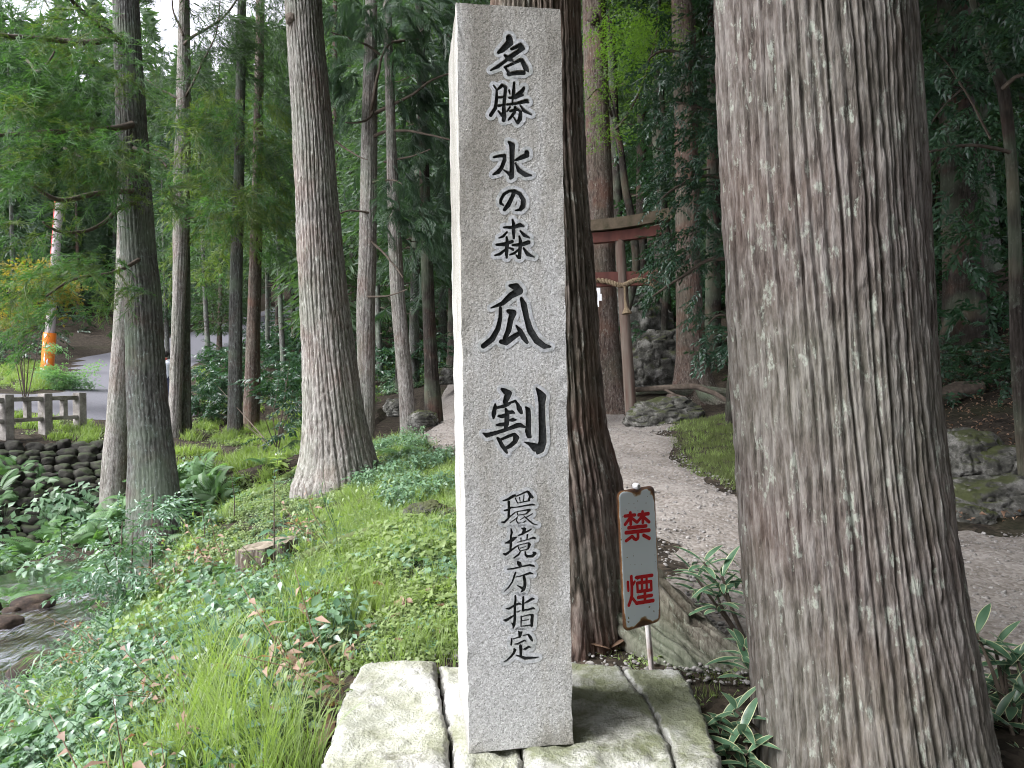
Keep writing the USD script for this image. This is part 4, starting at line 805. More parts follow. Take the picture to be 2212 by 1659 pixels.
def broad_sprig(seed, L=.26, n=11, ll=.078, lw=.034, fine=False):
    rng = np.random.default_rng(seed); s = Soup()
    pts_ = np.array([[t * L, .03 * math.sin(t * 3 + seed), -.25 * L * t * t] for t in np.linspace(0, 1, 5)])
    s.add(*tube(pts_, [.0035, .003, .0025, .002, .001], 3, False))
    for i in range(n):
        t = (i + 1) / n; o = np.array([t * L, .03 * math.sin(t * 3 + seed), -.25 * L * t * t]); sd = 1 if i % 2 else -1
        d = np.array([.55 + .5 * t * t, sd * rng.uniform(.5, 1.0) * (1.1 - .6 * t), rng.uniform(-.45, .15)])
        leaf(s, o, d, np.array([rng.uniform(-.4, .4), rng.uniform(-.4, .4), 1.0]), ll * rng.uniform(.7, 1.15), lw * rng.uniform(.85, 1.1), .3, .2, fine)
    return s.tm()
def maple_spray(seed, L=.34, n=26, ll=.035):
    rng = np.random.default_rng(seed); s = Soup()
    for i in range(n):
        o = np.array([rng.uniform(.05, 1) * L, rng.uniform(-.5, .5) * L * .8, rng.uniform(-.03, .03)])
        a0 = rng.uniform(0, 6.28)
        for a in (-.9, 0, .9):
            d = np.array([math.cos(a0 + a), math.sin(a0 + a), -.25]); d /= np.linalg.norm(d)
            kite(s, o, d, np.array([-d[1], d[0], rng.uniform(-.15, .15)]), ll * (1.1 if a == 0 else .85), ll * .32, .45, .1)
    return s.tm()
def leaf_clump(seed, n=8, ll=.055, lw=.03, hgt=.10, rad=.07, fine=False):
    rng = np.random.default_rng(seed); s = Soup()
    for i in range(n):
        a = rng.uniform(0, 6.28); r_ = rad * rng.uniform(.15, 1.0); z = hgt * rng.uniform(.45, 1.1) * (1.15 - .4 * r_ / rad)
        o = np.array([r_ * math.cos(a), r_ * math.sin(a), z]); a2 = a + rng.uniform(-.7, .7)
        d = np.array([math.cos(a2), math.sin(a2), rng.uniform(-.45, .25)])
        s.add(*tube([[0, 0, 0], o * [.4, .4, .6], o], [.0018, .0015, .001], 3, False))
        leaf(s, o, d, np.array([rng.uniform(-.5, .5), rng.uniform(-.5, .5), 1.0]), ll * rng.uniform(.6, 1.2), lw * rng.uniform(.8, 1.2), .22, .22, fine)
    return s.tm()
def grass_tuft(seed, n=18, hgt=.24, w=.0042, rad=.03, bend=.9):
    rng = np.random.default_rng(seed); s = Soup()
    for i in range(n):
        a = rng.uniform(0, 6.28); o = np.array([rng.uniform(-rad, rad), rng.uniform(-rad, rad), -.01]); L = hgt * rng.uniform(.5, 1.2); b = bend * rng.uniform(.3, 1.3)
        t = np.linspace(0, 1, 5); th_ = .12 + b * t ** 1.4
        dx = np.cumsum(np.r_[0, np.sin((th_[1:] + th_[:-1]) / 2)] * L / 4); dz = np.cumsum(np.r_[0, np.cos((th_[1:] + th_[:-1]) / 2)] * L / 4)
        c_ = o + np.stack([dx * math.cos(a), dx * math.sin(a), dz], -1)
        sd = np.array([-math.sin(a), math.cos(a), 0]) * .5
        ww = w * np.array([1, 1, .9, .6, .05])
        s.add(np.stack([c_ - sd * ww[:, None], c_ + sd * ww[:, None]], 1).reshape(-1, 3), grid_faces(2, 5))
    return s.tm()
def fern_frond(s, rng, a, L, o=np.zeros(3), pw=.028, n=20, rise=.9):
    t = np.linspace(0, 1, n); th_ = rise - 1.5 * t ** 1.3
    dx = np.cumsum(np.cos(th_)) * L / n; dz = np.cumsum(np.sin(th_)) * L / n
    c_ = o + np.stack([dx * math.cos(a), dx * math.sin(a), dz], -1)
    s.add(*tube(c_, np.linspace(.003, .001, n), 3, False))
    for i in range(3, n):
        ln = L * .30 * math.sin(math.pi * (.16 + .80 * t[i])) ** .8
        for sd in (-1, 1):
            d = np.array([-math.sin(a) * sd + .45 * math.cos(a), math.cos(a) * sd + .45 * math.sin(a), -.15]); d /= np.linalg.norm(d)
            kite(s, c_[i], d, np.array([math.cos(a), math.sin(a), .1]), ln, pw, .3, .2)
def fern_plant(seed, n=6, L=.42):
    rng = np.random.default_rng(seed); s = Soup()
    for i in range(n): fern_frond(s, rng, i * 2 * np.pi / n + rng.uniform(-.4, .4), L * rng.uniform(.75, 1.15), rise=rng.uniform(.6, 1.15))
    return s.tm()
SPRAYS = {
    'cedar': [(needle_spray(k), 'cedar_green') for k in range(3)] + [(needle_spray(7), 'cedar_yellow')],
    'cedar_mid': [(needle_spray(20 + k, .62, 64, .14, .015), 'cedar_far') for k in range(3)],
    'cedar_mid_yellow': [(needle_spray(24 + k, .62, 64, .14, .015), 'cedar_yellow' if k else 'cedar_green') for k in range(3)],
    'cypress': [(cypress_frond(30 + k), 'cypress_green') for k in range(3)],
    'cypress_mid': [(cypress_frond(34 + k, .6, .018), 'cypress_green') for k in range(2)],
    'broad': [(broad_sprig(40 + k), 'glossy_green') for k in range(4)],
    'broad_far': [(broad_sprig(45 + k, .42, 12, .13, .06), 'glossy_green') for k in range(3)],
    'maple': [(maple_spray(50 + k), 'maple_green') for k in range(3)],
}
AREA = {'cedar': .0095, 'cedar_mid': .016, 'cedar_mid_yellow': .016, 'cypress': .012, 'cypress_mid': .024, 'broad': .0065, 'broad_far': .018, 'maple': .009}

# ------------------------------------------------------------------ trunks
def bark_trunk(rows, Y, z_top, na, nv, rw, rd, seed, stretch=12.0, dense=None, lobes=0.0, lobe_h=.25, twist=0.0, wob=0.0, taper_top=.55):
    """A tapered trunk through (px, py, half width in px) rows at distance Y, going on up to z_top; bark in long strips rw wide and rd deep."""
    R_ = sorted([(P(a, b, Y), hw * Y / FPX) for a, b, hw in rows], key=lambda q: q[0][2])
    C_ = np.array([q[0] for q in R_]); rr = np.array([q[1] for q in R_])
    d_ = (C_[-1] - C_[0]) / (C_[-1, 2] - C_[0, 2])
    if len(C_) > 2: d_ = (C_[-1] - C_[-2]) / (C_[-1, 2] - C_[-2, 2])
    zg = float(H(C_[0, 0], C_[0, 1]))
    if z_top > C_[-1, 2]:
        C_ = np.vstack([C_, C_[-1] + d_ * (z_top - C_[-1, 2]) * [.6, .6, 1]]); rr = np.r_[rr, rr[-1] * taper_top]
    zlow = min(zg - .25, C_[0, 2] - .05)
    C_ = np.vstack([C_[0] + (C_[0] - C_[1]) / max(C_[1, 2] - C_[0, 2], 1e-3) * (C_[0, 2] - zlow) * [.5, .5, 1], C_]); rr = np.r_[rr[0] * 1.08, rr]
    if dense: zz = np.r_[np.linspace(zlow, dense, int(nv * .9)), np.linspace(dense, C_[-1, 2], nv - int(nv * .9) + 1)[1:]]
    else: zz = zlow + (C_[-1, 2] - zlow) * np.linspace(0, 1, nv) ** 1.25
    from scipy.interpolate import PchipInterpolator
    c = np.stack([PchipInterpolator(C_[:, 2], C_[:, k])(zz) for k in range(2)], -1); r = PchipInterpolator(C_[:, 2], rr)(zz)
    th_ = np.linspace(0, 2 * np.pi, na, endpoint=False)
    T, Z = np.meshgrid(th_, zz)
    rm = float(np.median(rr[:-1])) if len(rr) > 2 else float(rr.mean())
    Tt = T + twist * (Z - zg)
    wq = np.stack([np.cos(T) * rm * 3.5, np.sin(T) * rm * 3.5, Z * .55 + seed], -1)
    wf = np.stack([np.cos(T) * rm * 26, np.sin(T) * rm * 26, Z * 3.2 + seed], -1)
    wd = np.stack([np.cos(T) * rm * 60, np.sin(T) * rm * 60, Z * 22 + seed], -1)
    warp = (meshkit.fbm(wq, 3, seed) - .5) * 1.9 + (meshkit.fbm(wf, 3, seed + 1) - .5) * .55
    hsh = lambda i, j, k_: np.modf(np.abs(np.sin(i * 12.9898 + j * 78.233 + k_ * 37.719 + seed) * 43758.5453))[0]
    def strips(N, length, edge):
        u = N * Tt / (2 * np.pi) + warp * N / N0
        i = np.mod(np.floor(u), N); t_ = u - np.floor(u)
        w_ = Z / length + hsh(i, 0, 1) * 7 + (meshkit.fbm(wf * [1, 1, .6], 2, seed + 2) - .5) * .35
        j = np.floor(w_); tj = w_ - j
        h_ = hsh(i, j, 2)
        pr = smoothstep(0, edge, np.minimum(t_, 1 - t_))
        end = smoothstep(0, .06, np.minimum(tj, 1 - tj))
        return pr * (.55 + .45 * h_) * (.75 + .25 * end), hsh(i, j, 3), pr
    N0 = max(6, int(round(2 * np.pi * rm / rw)))
    s1, tone1, p1_ = strips(N0, rw * stretch, .20)
    s2, tone2, p2_ = strips(int(N0 * 2.4), rw * stretch * .55, .30)
    fine = .5 * meshkit.fbm(wf * [2.2, 2.2, 2.0], 3, seed + 6) + .5 * meshkit.noise(wd, seed + 7)
    prof = s1 * .72 + s2 * .28
    disp = rd * 1.25 * (prof - .8) + rd * .75 * (fine - .5)
    lob = np.zeros_like(Z)
    if lobes: 
        lf = meshkit.noise(np.stack([np.cos(T) * 1.7 + seed, np.sin(T) * 1.7, 0 * T], -1), seed + 8)
        lob = lobes * np.exp(-np.clip(Z - zg, 0, 9) / lobe_h) * (1.5 * lf - .2)
    big = (meshkit.fbm(np.stack([np.cos(T) * 1.1, np.sin(T) * 1.1, Z * .8 + seed], -1), 2, seed + 3) - .5) * .10
    rad = r[:, None] * (1 + big + lob) + disp
    X = c[:, :1] + rad * np.cos(T) + wob * np.sin(Z * 2.1 + seed); Yv = c[:, 1:] + rad * np.sin(T)
    v = np.stack([X, Yv, Z], -1).reshape(-1, 3)
    ridge = np.clip(.18 + .42 * p1_ * (.5 + .5 * p2_) + .34 * (tone1 - .5) + .26 * (tone2 - .5) + .2 * (fine - .5) + .12, 0, 1)
    return v, grid_faces(na, nv, True), ridge.ravel()
def tree(label, rows, Y, z_top, mat, na=60, nv=110, rw=.035, rd=.010, seed=1, group=None, name='conifer_tree', **kw):
    t = thing(name, label, 'tree', group=group)
    v, f, rg = bark_trunk(rows, Y, z_top, na, nv, rw, rd, seed, **kw)
    p = obj('trunk', (v, f), mat, t, smooth=True); primvar(p, 'ridge', rg)
    return t
def branches(t, lines, Y, r0, mat='twig', dy=0.0):
    for i, ln in enumerate(lines):
        rr = r0
        if len(ln) and np.ndim(ln[0]) == 0: rr, ln = ln[0], ln[1:]
        n_ = len(ln)
        pts_ = np.array([P(a, b, Y - dy * k / max(1, n_ - 1)) for k, (a, b) in enumerate(ln)])
        from scipy.interpolate import PchipInterpolator
        u = np.linspace(0, 1, n_); uu = np.linspace(0, 1, 4 * n_)
        c = PchipInterpolator(u, pts_)(uu)
        c += (meshkit.fbm(c * 5, 2, i) - .5)[:, None] * .03
        obj('branch', tube(c, np.linspace(rr, rr * .4, len(c)), 7), mat, t, smooth=True)
def crown(t, kind, blobs, seed, cover=1.0, trunk_x=None, pitch=.35):
    """Foliage as sprigs spread through ellipsoids: (px, py, rx, ry in px, Y, half depth in m)."""
    rng = np.random.default_rng(seed); pos, yaw = [], []
    for bl in blobs:
        px, py, rx, ry, Y, dy = bl[:6]; cv = bl[6] if len(bl) > 6 else 1.0
        area = math.pi * rx * ry * (Y / FPX) ** 2
        n = max(3, int(1.22 * cover * cv * area / AREA[kind]))
        d = rng.normal(size=(n, 3)); d /= np.linalg.norm(d, axis=1, keepdims=True); d *= rng.uniform(.15, 1, (n, 1)) ** .45
        c = P(px, py, Y)
        p = c + d * [rx * Y / FPX, dy, ry * Y / FPX]
        w_ = meshkit.noise(p * (2.3 if Y < 13 else 1.5) + seed, seed)
        keep = w_ > (.47 if Y < 13 else .43)
        p = p[keep]
        tx = trunk_x if trunk_x is not None else c
        yaw.append(np.arctan2(p[:, 1] - tx[1], p[:, 0] - tx[0]) + rng.normal(0, .7, len(p))); pos.append(p)
    pos, yaw = np.vstack(pos), np.concatenate(yaw)
    n = len(pos)
    for k_, (mat, m_) in enumerate(bake(SPRAYS[kind], pos, yaw, pitch + rng.normal(0, .35, n), rng.normal(0, .45, n), rng.uniform(.65, 1.25, n), seed).items()):
        tag(obj('crown', m_, mat, t), kind='stuff')

# --- the three great trunks close to the pillar
t12 = tree('very large cedar trunk with deep stringy bark and lichen filling the right foreground', [(1882, 1659, 246), (1864, 1500, 231), (1833, 1240, 217), (1796, 829, 205), (1772, 450, 204), (1745, 0, 200)], 2.15, 15, 'bark_front', 480, 330, .036, .0155, 3, dense=2.75, lobes=.03, lobe_h=.25, stretch=15, twist=.05, name='cedar_tree')
t9 = tree('dark red brown cedar with shaggy bark rising directly behind the pillar', [(1208, 1430, 190), (1197, 1300, 176), (1186, 1150, 168), (1178, 1040, 160), (1170, 900, 136), (1163, 500, 113), (1157, 0, 97)], 3.15, 16, 'bark_brown', 300, 330, .040, .020, 9, dense=3.1, lobes=.06, lobe_h=.30, stretch=13, name='cedar_tree')
def root(t, pix, radii, mat, seed, rdp=.006):
    c0 = np.array([P(*q) for q in pix]); u = np.linspace(0, 1, len(c0)); uu = np.linspace(0, 1, 150)
    from scipy.interpolate import PchipInterpolator
    c = PchipInterpolator(u, c0)(uu); r = PchipInterpolator(u, np.array(radii))(uu)
    tg = np.gradient(c, axis=0); tg /= np.linalg.norm(tg, axis=1, keepdims=True)
    a = np.cross(tg, [0, 0, 1.0]); a /= np.linalg.norm(a, axis=1, keepdims=True); b = np.cross(a, tg)
    th_ = np.linspace(0, 2 * np.pi, 64, endpoint=False); s_ = np.cumsum(np.r_[0, np.linalg.norm(np.diff(c, axis=0), axis=1)])
    q = np.stack([np.cos(th_)[None] * 4.5 + 0 * s_[:, None], np.sin(th_)[None] * 4.5 + 0 * s_[:, None], s_[:, None] * 4.0 + 0 * th_[None]], -1) + seed
    f1 = np.abs(2 * meshkit.noise(q, seed) - 1); pr = smoothstep(.02, .3, f1)
    rad = r[:, None] * (1 + .25 * (meshkit.fbm(q * .35, 2, seed) - .5)) + rdp * (pr - 1) + rdp * (meshkit.fbm(q * 2.5, 2, seed) - .5)
    v = c[:, None] + rad[..., None] * (np.cos(th_)[None, :, None] * a[:, None] * 1.0 + np.sin(th_)[None, :, None] * b[:, None] * 1.15)
    p = obj('root', (v.reshape(-1, 3), grid_faces(64, 150, True)), mat, t, smooth=True); primvar(p, 'ridge', pr.ravel())
bark_mat('bark_root', (0.028, 0.022, 0.016), (0.085, 0.075, 0.058), (0.18, 0.168, 0.135), lichen=0.45, lichen_col=(0.28, 0.31, 0.24), scale=1.4, green=0.75, red=0.15)
root(t9, [(1240, 1170, 3.2), (1330, 1240, 3.06), (1420, 1330, 2.96), (1520, 1420, 2.84), (1620, 1500, 2.73), (1700, 1590, 2.65)], [.10, .135, .13, .11, .095, .07], 'bark_root', 4, .022)
root(t9, [(1320, 1310, 3.02), (1430, 1415, 2.82), (1530, 1485, 2.72), (1610, 1545, 2.64)], [.09, .085, .07, .045], 'bark_root', 13, .018)
root(t9, [(1215, 1080, 2.98), (1228, 1230, 2.90), (1236, 1370, 2.84), (1240, 1460, 2.78), (1243, 1520, 2.74)], [.10, .085, .07, .06, .05], 'bark_brown', 6)
t2 = tree('pale grey straight cedar trunk standing on the grassy bank left of the pillar', [(736, 1040, 88), (729, 970, 76), (722, 900, 66), (712, 780, 57), (697, 600, 51), (683, 400, 45), (668, 180, 41), (655, 0, 39)], 7.0, 20, 'bark_pale', 220, 330, .046, .020, 14, dense=5.6, lobes=.22, lobe_h=.18, stretch=9, name='cedar_tree')
kp = P(629, 42, 6.86); v, f = rock(.055, .05, .06, 5, 3, .4, 1.0)
obj('knot', (v, f), 'twig', t2, smooth=True, loc=kp)

# --- trees across the stream, left
t1 = tree('mossy grey cedar with low needle covered branches left of the stream', [(332, 1068, 52), (328, 990, 46), (318, 850, 40), (308, 640, 37), (299, 543, 36), (292, 430, 34), (281, 200, 29), (273, 33, 26)], 10.5, 21, 'bark_grey', 130, 300, .055, .018, 21, lobes=.20, lobe_h=.22, name='cedar_tree', dense=7.6)
branches(t1, [(.05, (262, 88), (215, 55), (165, 12), (120, -40)), (.05, (268, 78), (180, 92), (95, 84), (0, 76), (-60, 70)), (.05, (285, 268), (250, 277), (170, 283), (90, 286), (0, 292), (-50, 300)), (.045, (292, 412), (200, 420), (130, 432), (60, 395), (-10, 352)),
               (.035, (298, 440), (262, 446), (225, 480), (180, 500), (130, 500), (92, 480)), (.03, (90, 290), (84, 315), (72, 345)), (.03, (300, 560), (240, 590), (170, 600), (100, 640)), (.03, (290, 320), (330, 335), (360, 360)), (.025, (140, 320), (190, 350), (240, 380)), (.025, (60, 130), (90, 150), (120, 110))], 10.3, .04, dy=1.3)
crown(t1, 'cedar', [(60, 40, 110, 60, 9.6, 1.2), (165, 95, 120, 70, 9.4, 1.0, .9), (250, 165, 60, 34, 9.3, .5, .8), (45, 180, 90, 60, 9.4, 1.0), (135, 215, 90, 40, 9.6, 1.0), (50, 265, 75, 60, 8.8, .9, .9), (160, 265, 70, 45, 9.5, .8), (240, 345, 90, 85, 9.1, .7, 1.2), (70, 360, 90, 60, 9.3, 1.0, .9), (160, 410, 110, 60, 9.3, .9),
                      (45, 450, 70, 60, 9.0, 1.0, .8), (110, 560, 100, 40, 9.8, 1, .6), (215, 590, 85, 60, 9.3, .8, 1.0), (150, 625, 80, 50, 9.5, 1.0, .9), (25, 670, 55, 70, 9.3, 1, .8), (20, 740, 50, 50, 9.2, .9, .6), (255, 630, 40, 40, 9.3, .5, .7), (345, 440, 40, 60, 9.8, .6, .6), (10, 560, 40, 60, 9.2, .8, .7), (160, 10, 80, 40, 10, 1.2, .6)], 31, 1.0, P(305, 500, 10.4))
t1b = tree('slender pale trunk leaning beside the larger mossy cedar at the wall end', [(250, 1012, 28), (256, 900, 23), (262, 780, 21), (268, 680, 20), (272, 560, 19)], 12.4, 17, 'bark_pale', 60, 120, .05, .012, 23, lobes=.10)
t3 = tree('left stem of a pair of grey trunks standing near the road bend', [(375, 945, 17), (379, 850, 13), (384, 700, 13), (388, 600, 14), (392, 420, 17), (396, 230, 15), (398, 0, 11)], 15.3, 21, 'bark_pale', 60, 160, .06, .014, 25, lobes=.10)
branches(t3, [(.035, (397, 98), (415, 80), (440, 66), (480, 40), (512, 0), (530, -30)), (.03, (396, 78), (385, 50), (374, 20), (370, -20)), (.03, (392, 215), (350, 195), (312, 168)), (.03, (390, 392), (372, 350), (330, 322)), (.025, (400, 210), (440, 130), (470, 60), (475, -20)), (.025, (388, 480), (420, 470), (470, 472))], 15.2, .03)
crown(t3, 'cedar_mid', [(400, 50, 80, 50, 15, 1.5, .6), (560, 80, 80, 60, 16.5, 1.5, .8), (470, 110, 60, 50, 16, 1.5, .7), (340, 110, 50, 60, 16, 1.3, .6), (600, 30, 50, 40, 17, 1.3, .7), (450, 20, 60, 50, 15, 1.5, .5), (345, 200, 50, 50, 15.2, 1.2, .5), (450, 140, 80, 60, 15, 1.5, .7), (360, 290, 50, 70, 15.5, 1, .5), (345, 520, 40, 60, 16, 1, .5), (440, 250, 60, 60, 14.8, 1, .7)], 41, .9, P(394, 300, 15.3))
t3b = tree('right stem of a pair of grey trunks standing near the road bend', [(398, 955, 17), (397, 800, 14), (397, 640, 13), (398, 480, 11)], 15.6, 18, 'bark_grey', 50, 100, .06, .012, 26, lobes=.10)
t4 = tree('straight grey trunk right of the road verge with dark shrubs behind', [(508, 972, 19), (508, 850, 15), (509, 700, 14), (511, 560, 13), (516, 380, 11)], 16.0, 22, 'bark_grey', 50, 110, .06, .012, 27, lobes=.10)
crown(t4, 'cedar_mid_yellow', [(520, 350, 110, 90, 15.5, 1.8, .8), (470, 440, 80, 70, 15.5, 1.5, .7), (560, 260, 90, 70, 15.5, 1.6, .75), (470, 290, 60, 60, 15.8, 1.4, .7), (560, 470, 80, 60, 15.5, 1.5, .7), (480, 220, 60, 50, 16.5, 1.6, .6), (440, 560, 60, 60, 17, 1.5, .5)], 43, .9, P(512, 350, 16))
t5 = tree('brownish trunk with a dark right side close beside the straight grey one', [(540, 962, 20), (544, 850, 17), (548, 700, 14), (552, 560, 13), (556, 400, 11)], 17.0, 22, 'bark_brown', 50, 110, .06, .012, 28, lobes=.10)
crown(t5, 'cedar_mid', [(590, 380, 60, 110, 17, 1.5, .7), (620, 240, 40, 60, 17.5, 1.8, .5), (610, 520, 50, 60, 17, 1.2, .6), (560, 80, 60, 70, 17.5, 1.5, .45)], 44, .9, P(552, 300, 17))
t2b = tree('knotty leaning trunk with bare crooked branches just right of the pale cedar', [(790, 960, 19), (791, 850, 19), (790, 700, 20), (794, 540, 19), (797, 380, 18), (799, 200, 16), (802, 30, 13)], 11.8, 17, 'bark_pale', 80, 200, .05, .013, 29, lobes=.08)
branches(t2b, [(.03, (800, 250), (815, 170), (826, 120), (850, 90), (905, 85)), (.032, (810, 245), (850, 225), (890, 205), (935, 172), (985, 156)), (.03, (808, 295), (840, 283), (880, 283), (930, 292), (990, 306)), (.025, (803, 395), (835, 388), (870, 398)), (.025, (806, 240), (785, 262), (745, 265)), (.022, (800, 520), (840, 560), (870, 600)), (.022, (820, 118), (780, 92), (745, 80), (715, 70)), (.022, (800, 460), (760, 455), (720, 470)),
                (.022, (852, 92), (895, 80), (918, 55), (905, 40)), (.02, (790, 640), (830, 640), (880, 625)), (.02, (830, 350), (880, 340), (930, 322)), (.02, (720, 300), (760, 330), (795, 345))], 11.7, .025, dy=.4)
crown(t2b, 'cypress', [(760, 40, 60, 60, 11.5, .8, .7), (850, 60, 70, 60, 11.2, .9, .9), (770, 150, 55, 50, 11.3, .7, .6), (740, 200, 40, 60, 11.6, .8, .8), (880, 150, 70, 50, 11.5, .8, .8), (745, 330, 36, 70, 11.8, .7, .5), (930, 80, 60, 80, 11.8, .8, .8), (915, 240, 60, 50, 12, .8, .7), (880, 430, 70, 55, 11.4, .8, .8), (925, 500, 60, 70, 11.3, .7, .9), (880, 350, 60, 40, 12, .8, .5), (860, 520, 40, 50, 11.8, .6, .6)], 47, 1.0, P(800, 250, 11.8), pitch=.55)
t7 = tree('spotted leaning trunk between the stream gully and the left path', [(883, 918, 19), (878, 850, 17), (868, 740, 16), (858, 620, 15), (851, 480, 14), (846, 330, 11)], 11.6, 16, 'bark_pale', 70, 150, .05, .010, 33, lobes=.08)
t8 = tree('dark mottled trunk at the edge of the left gravel path', [(936, 872, 19), (932, 800, 15), (927, 700, 14), (922, 560, 13), (917, 400, 11)], 13.2, 18, 'bark_dark', 60, 120, .05, .010, 35, lobes=.10)
crown(t8, 'cypress_mid', [(940, 330, 60, 90, 13.5, 1, .8), (900, 560, 50, 50, 13.5, 1, .5), (960, 580, 40, 60, 13.8, .8, .6), (960, 450, 30, 60, 14, .8, .7)], 49, 1.0, P(925, 400, 13.2), pitch=.55)
t10 = tree('smooth brown trunk behind the torii left post with a flared foot', [(1322, 900, 42), (1315, 830, 32), (1306, 700, 29), (1300, 500, 27), (1292, 300, 27), (1283, 0, 25)], 13.2, 20, 'bark_brown', 90, 200, .03, .006, 37, lobes=.25, lobe_h=.4)
v, f = rock(.10, .07, .12, 8, 3, .4, 1.0); obj('knot', (v, f), 'twig', t10, smooth=True, loc=P(1280, 38, 12.95))
t11 = tree('red brown cedar with flared roots on the mossy rocks right of the torii', [(1505, 880, 62), (1500, 830, 42), (1492, 740, 31), (1487, 600, 27), (1484, 400, 25), (1480, 200, 25), (1476, 0, 25)], 12.9, 20, 'bark_brown', 100, 220, .04, .010, 39, lobes=.35, lobe_h=.35)
for k_, (pix, r_) in enumerate((([(1500, 845, 12.7), (1540, 862, 12.4), (1585, 885, 12.1), (1630, 900, 12)], [.16, .13, .10, .05]), ([(1490, 845, 12.6), (1450, 840, 12.3), (1410, 842, 12.1), (1372, 850, 12)], [.10, .07, .06, .03]), ([(1520, 850, 12.5), (1560, 850, 12.6), (1600, 852, 12.6)], [.12, .09, .05]))):
    root(t11, pix, r_, 'bark_root', 20 + k_)
t13 = tree('broad dark trunk standing far right on the shaded slope', [(2088, 775, 56), (2084, 700, 44), (2079, 560, 38), (2072, 380, 35), (2066, 200, 33)], 12.0, 18, 'bark_dark', 70, 140, .04, .008, 45, lobes=.10)
t14 = tree('crooked thin broadleaf trunk near the right edge of the picture', [(2208, 900, 12), (2202, 760, 13), (2194, 600, 13), (2186, 470, 12), (2178, 330, 11), (2166, 190, 12), (2145, 140, 9), (2120, 60, 7)], 5.6, 6, 'bark_dark', 50, 140, .04, .006, 46, wob=.02, name='broadleaf_tree')
branches(t14, [(.016, (2180, 330), (2140, 318), (2080, 315), (2000, 330), (1960, 345)), (.02, (2168, 190), (2190, 170), (2215, 160), (2260, 150)), (.009, (2140, 300), (2080, 190), (2040, 130), (2010, 100)), (.007, (2080, 190), (2030, 240), (2000, 290))], 5.5, .03, dy=.5)
crown(t14, 'broad', [(1985, 150, 60, 40, 4.6, .3, .6), (2040, 100, 60, 40, 4.9, .4, .7), (1995, 215, 40, 28, 4.6, .3, .7), (2000, 330, 55, 30, 5.0, .4, .6), (2120, 60, 90, 60, 5.2, .5, .9), (2000, 420, 50, 50, 5.8, .5, .6), (2190, 60, 60, 60, 4.8, .4, .9), (2040, 510, 60, 50, 6.2, .5, .6), (2150, 420, 70, 60, 6.2, .5, .7), (2060, 250, 80, 60, 6.2, .5, .8), (2160, 280, 60, 60, 6.2, .5, .7), (1965, 60, 50, 60, 5.2, .4, .9)], 57, 1.1, P(2185, 300, 5.6))
t15 = tree('thin winding understorey tree between the broad trunks behind the torii', [(1350, 700, 7), (1365, 620, 8), (1372, 560, 9), (1366, 470, 9), (1352, 400, 8), (1340, 330, 7), (1322, 250, 6)], 14.5, 7.5, 'bark_dark', 30, 80, .04, .004, 51, wob=.03, name='broadleaf_tree')
crown(t15, 'maple', [(1330, 60, 70, 60, 11.5, .8, .8), (1370, 120, 70, 50, 11.5, .8, .8), (1310, 180, 60, 40, 11.6, .8, .6), (1330, 250, 60, 45, 11.8, .8, .6), (1390, 40, 60, 60, 12, .8, .7), (1300, 300, 40, 40, 12.2, .8, .4), (1420, 90, 50, 60, 12.4, .8, .6)], 59, 1.0)
branches(t15, [(.03, (1322, 250), (1300, 200), (1270, 215)), (.03, (1330, 280), (1380, 200), (1420, 60))], 14.2, .03, dy=2.2)
t16 = tree('evergreen broadleaf tree with dark glossy leaves hanging left of the big front trunk', [(1585, 800, 8), (1592, 700, 8), (1600, 560, 8), (1606, 400, 7), (1612, 150, 6)], 9.5, 7.5, 'bark_dark', 30, 80, .04, .004, 53, wob=.04, name='broadleaf_tree')
branches(t16, [(.03, (1605, 420), (1540, 380), (1470, 400), (1420, 440)), (.03, (1600, 560), (1540, 560), (1470, 600), (1410, 640)), (.03, (1612, 150), (1540, 130), (1450, 110), (1400, 130)), (.025, (1595, 690), (1560, 680), (1530, 700)), (.03, (1610, 260), (1540, 240), (1460, 220))], 9.4, .03, dy=.4)
crown(t16, 'broad', [(1490, 60, 70, 70, 9, .7, .8), (1540, 150, 50, 80, 8.8, .6, .9), (1450, 170, 60, 50, 9.2, .6, .7), (1500, 250, 60, 50, 9.2, .6, .8), (1545, 330, 40, 70, 9, .6, .9), (1455, 370, 60, 50, 9.3, .6, .9), (1500, 440, 70, 60, 9.3, .6, 1.0), (1430, 470, 50, 50, 9.4, .6, .9), (1530, 530, 50, 60, 9.2, .6, 1.0), (1450, 560, 50, 50, 9.5, .6, .9), (1420, 600, 30, 40, 9.6, .5, .8), (1540, 620, 50, 35, 9.0, .5, 1.0), (1520, 660, 40, 30, 9.0, .5, .9), (1555, 690, 35, 40, 9.0, .5, 1.0), (1540, 745, 40, 30, 9.0, .5, .9), (1500, 140, 50, 40, 9.8, .6, .7), (1420, 250, 50, 40, 10, .6, .6)], 61, 1.25, P(1600, 450, 9.5))

t17 = tree('dark evergreen tree filling the shade right of the big front trunk', [(2010, 800, 9), (2005, 600, 9), (2000, 400, 8), (1990, 150, 6)], 9.0, 8, 'bark_dark', 30, 80, .04, .004, 55, wob=.05, name='broadleaf_tree')
crown(t17, 'broad_far', [(2010, 60, 90, 90, 9.0, 1, .9), (2120, 90, 90, 90, 9.5, 1, .9), (2200, 200, 70, 90, 9.6, 1, .9), (2000, 230, 60, 90, 8.6, .8, .9), (2110, 300, 80, 80, 10, 1, .8), (2010, 400, 60, 80, 8.8, .8, .8), (2180, 420, 70, 90, 10, 1, .8), (2120, 540, 60, 50, 10.5, 1, .7), (2010, 560, 50, 60, 9.2, .8, .8), (2190, 600, 50, 70, 10.4, 1, .8), (2130, 680, 70, 40, 11, 1, .6), (2020, 690, 40, 40, 9.5, .7, .7)], 63, 1.1, P(2005, 400, 9.0))
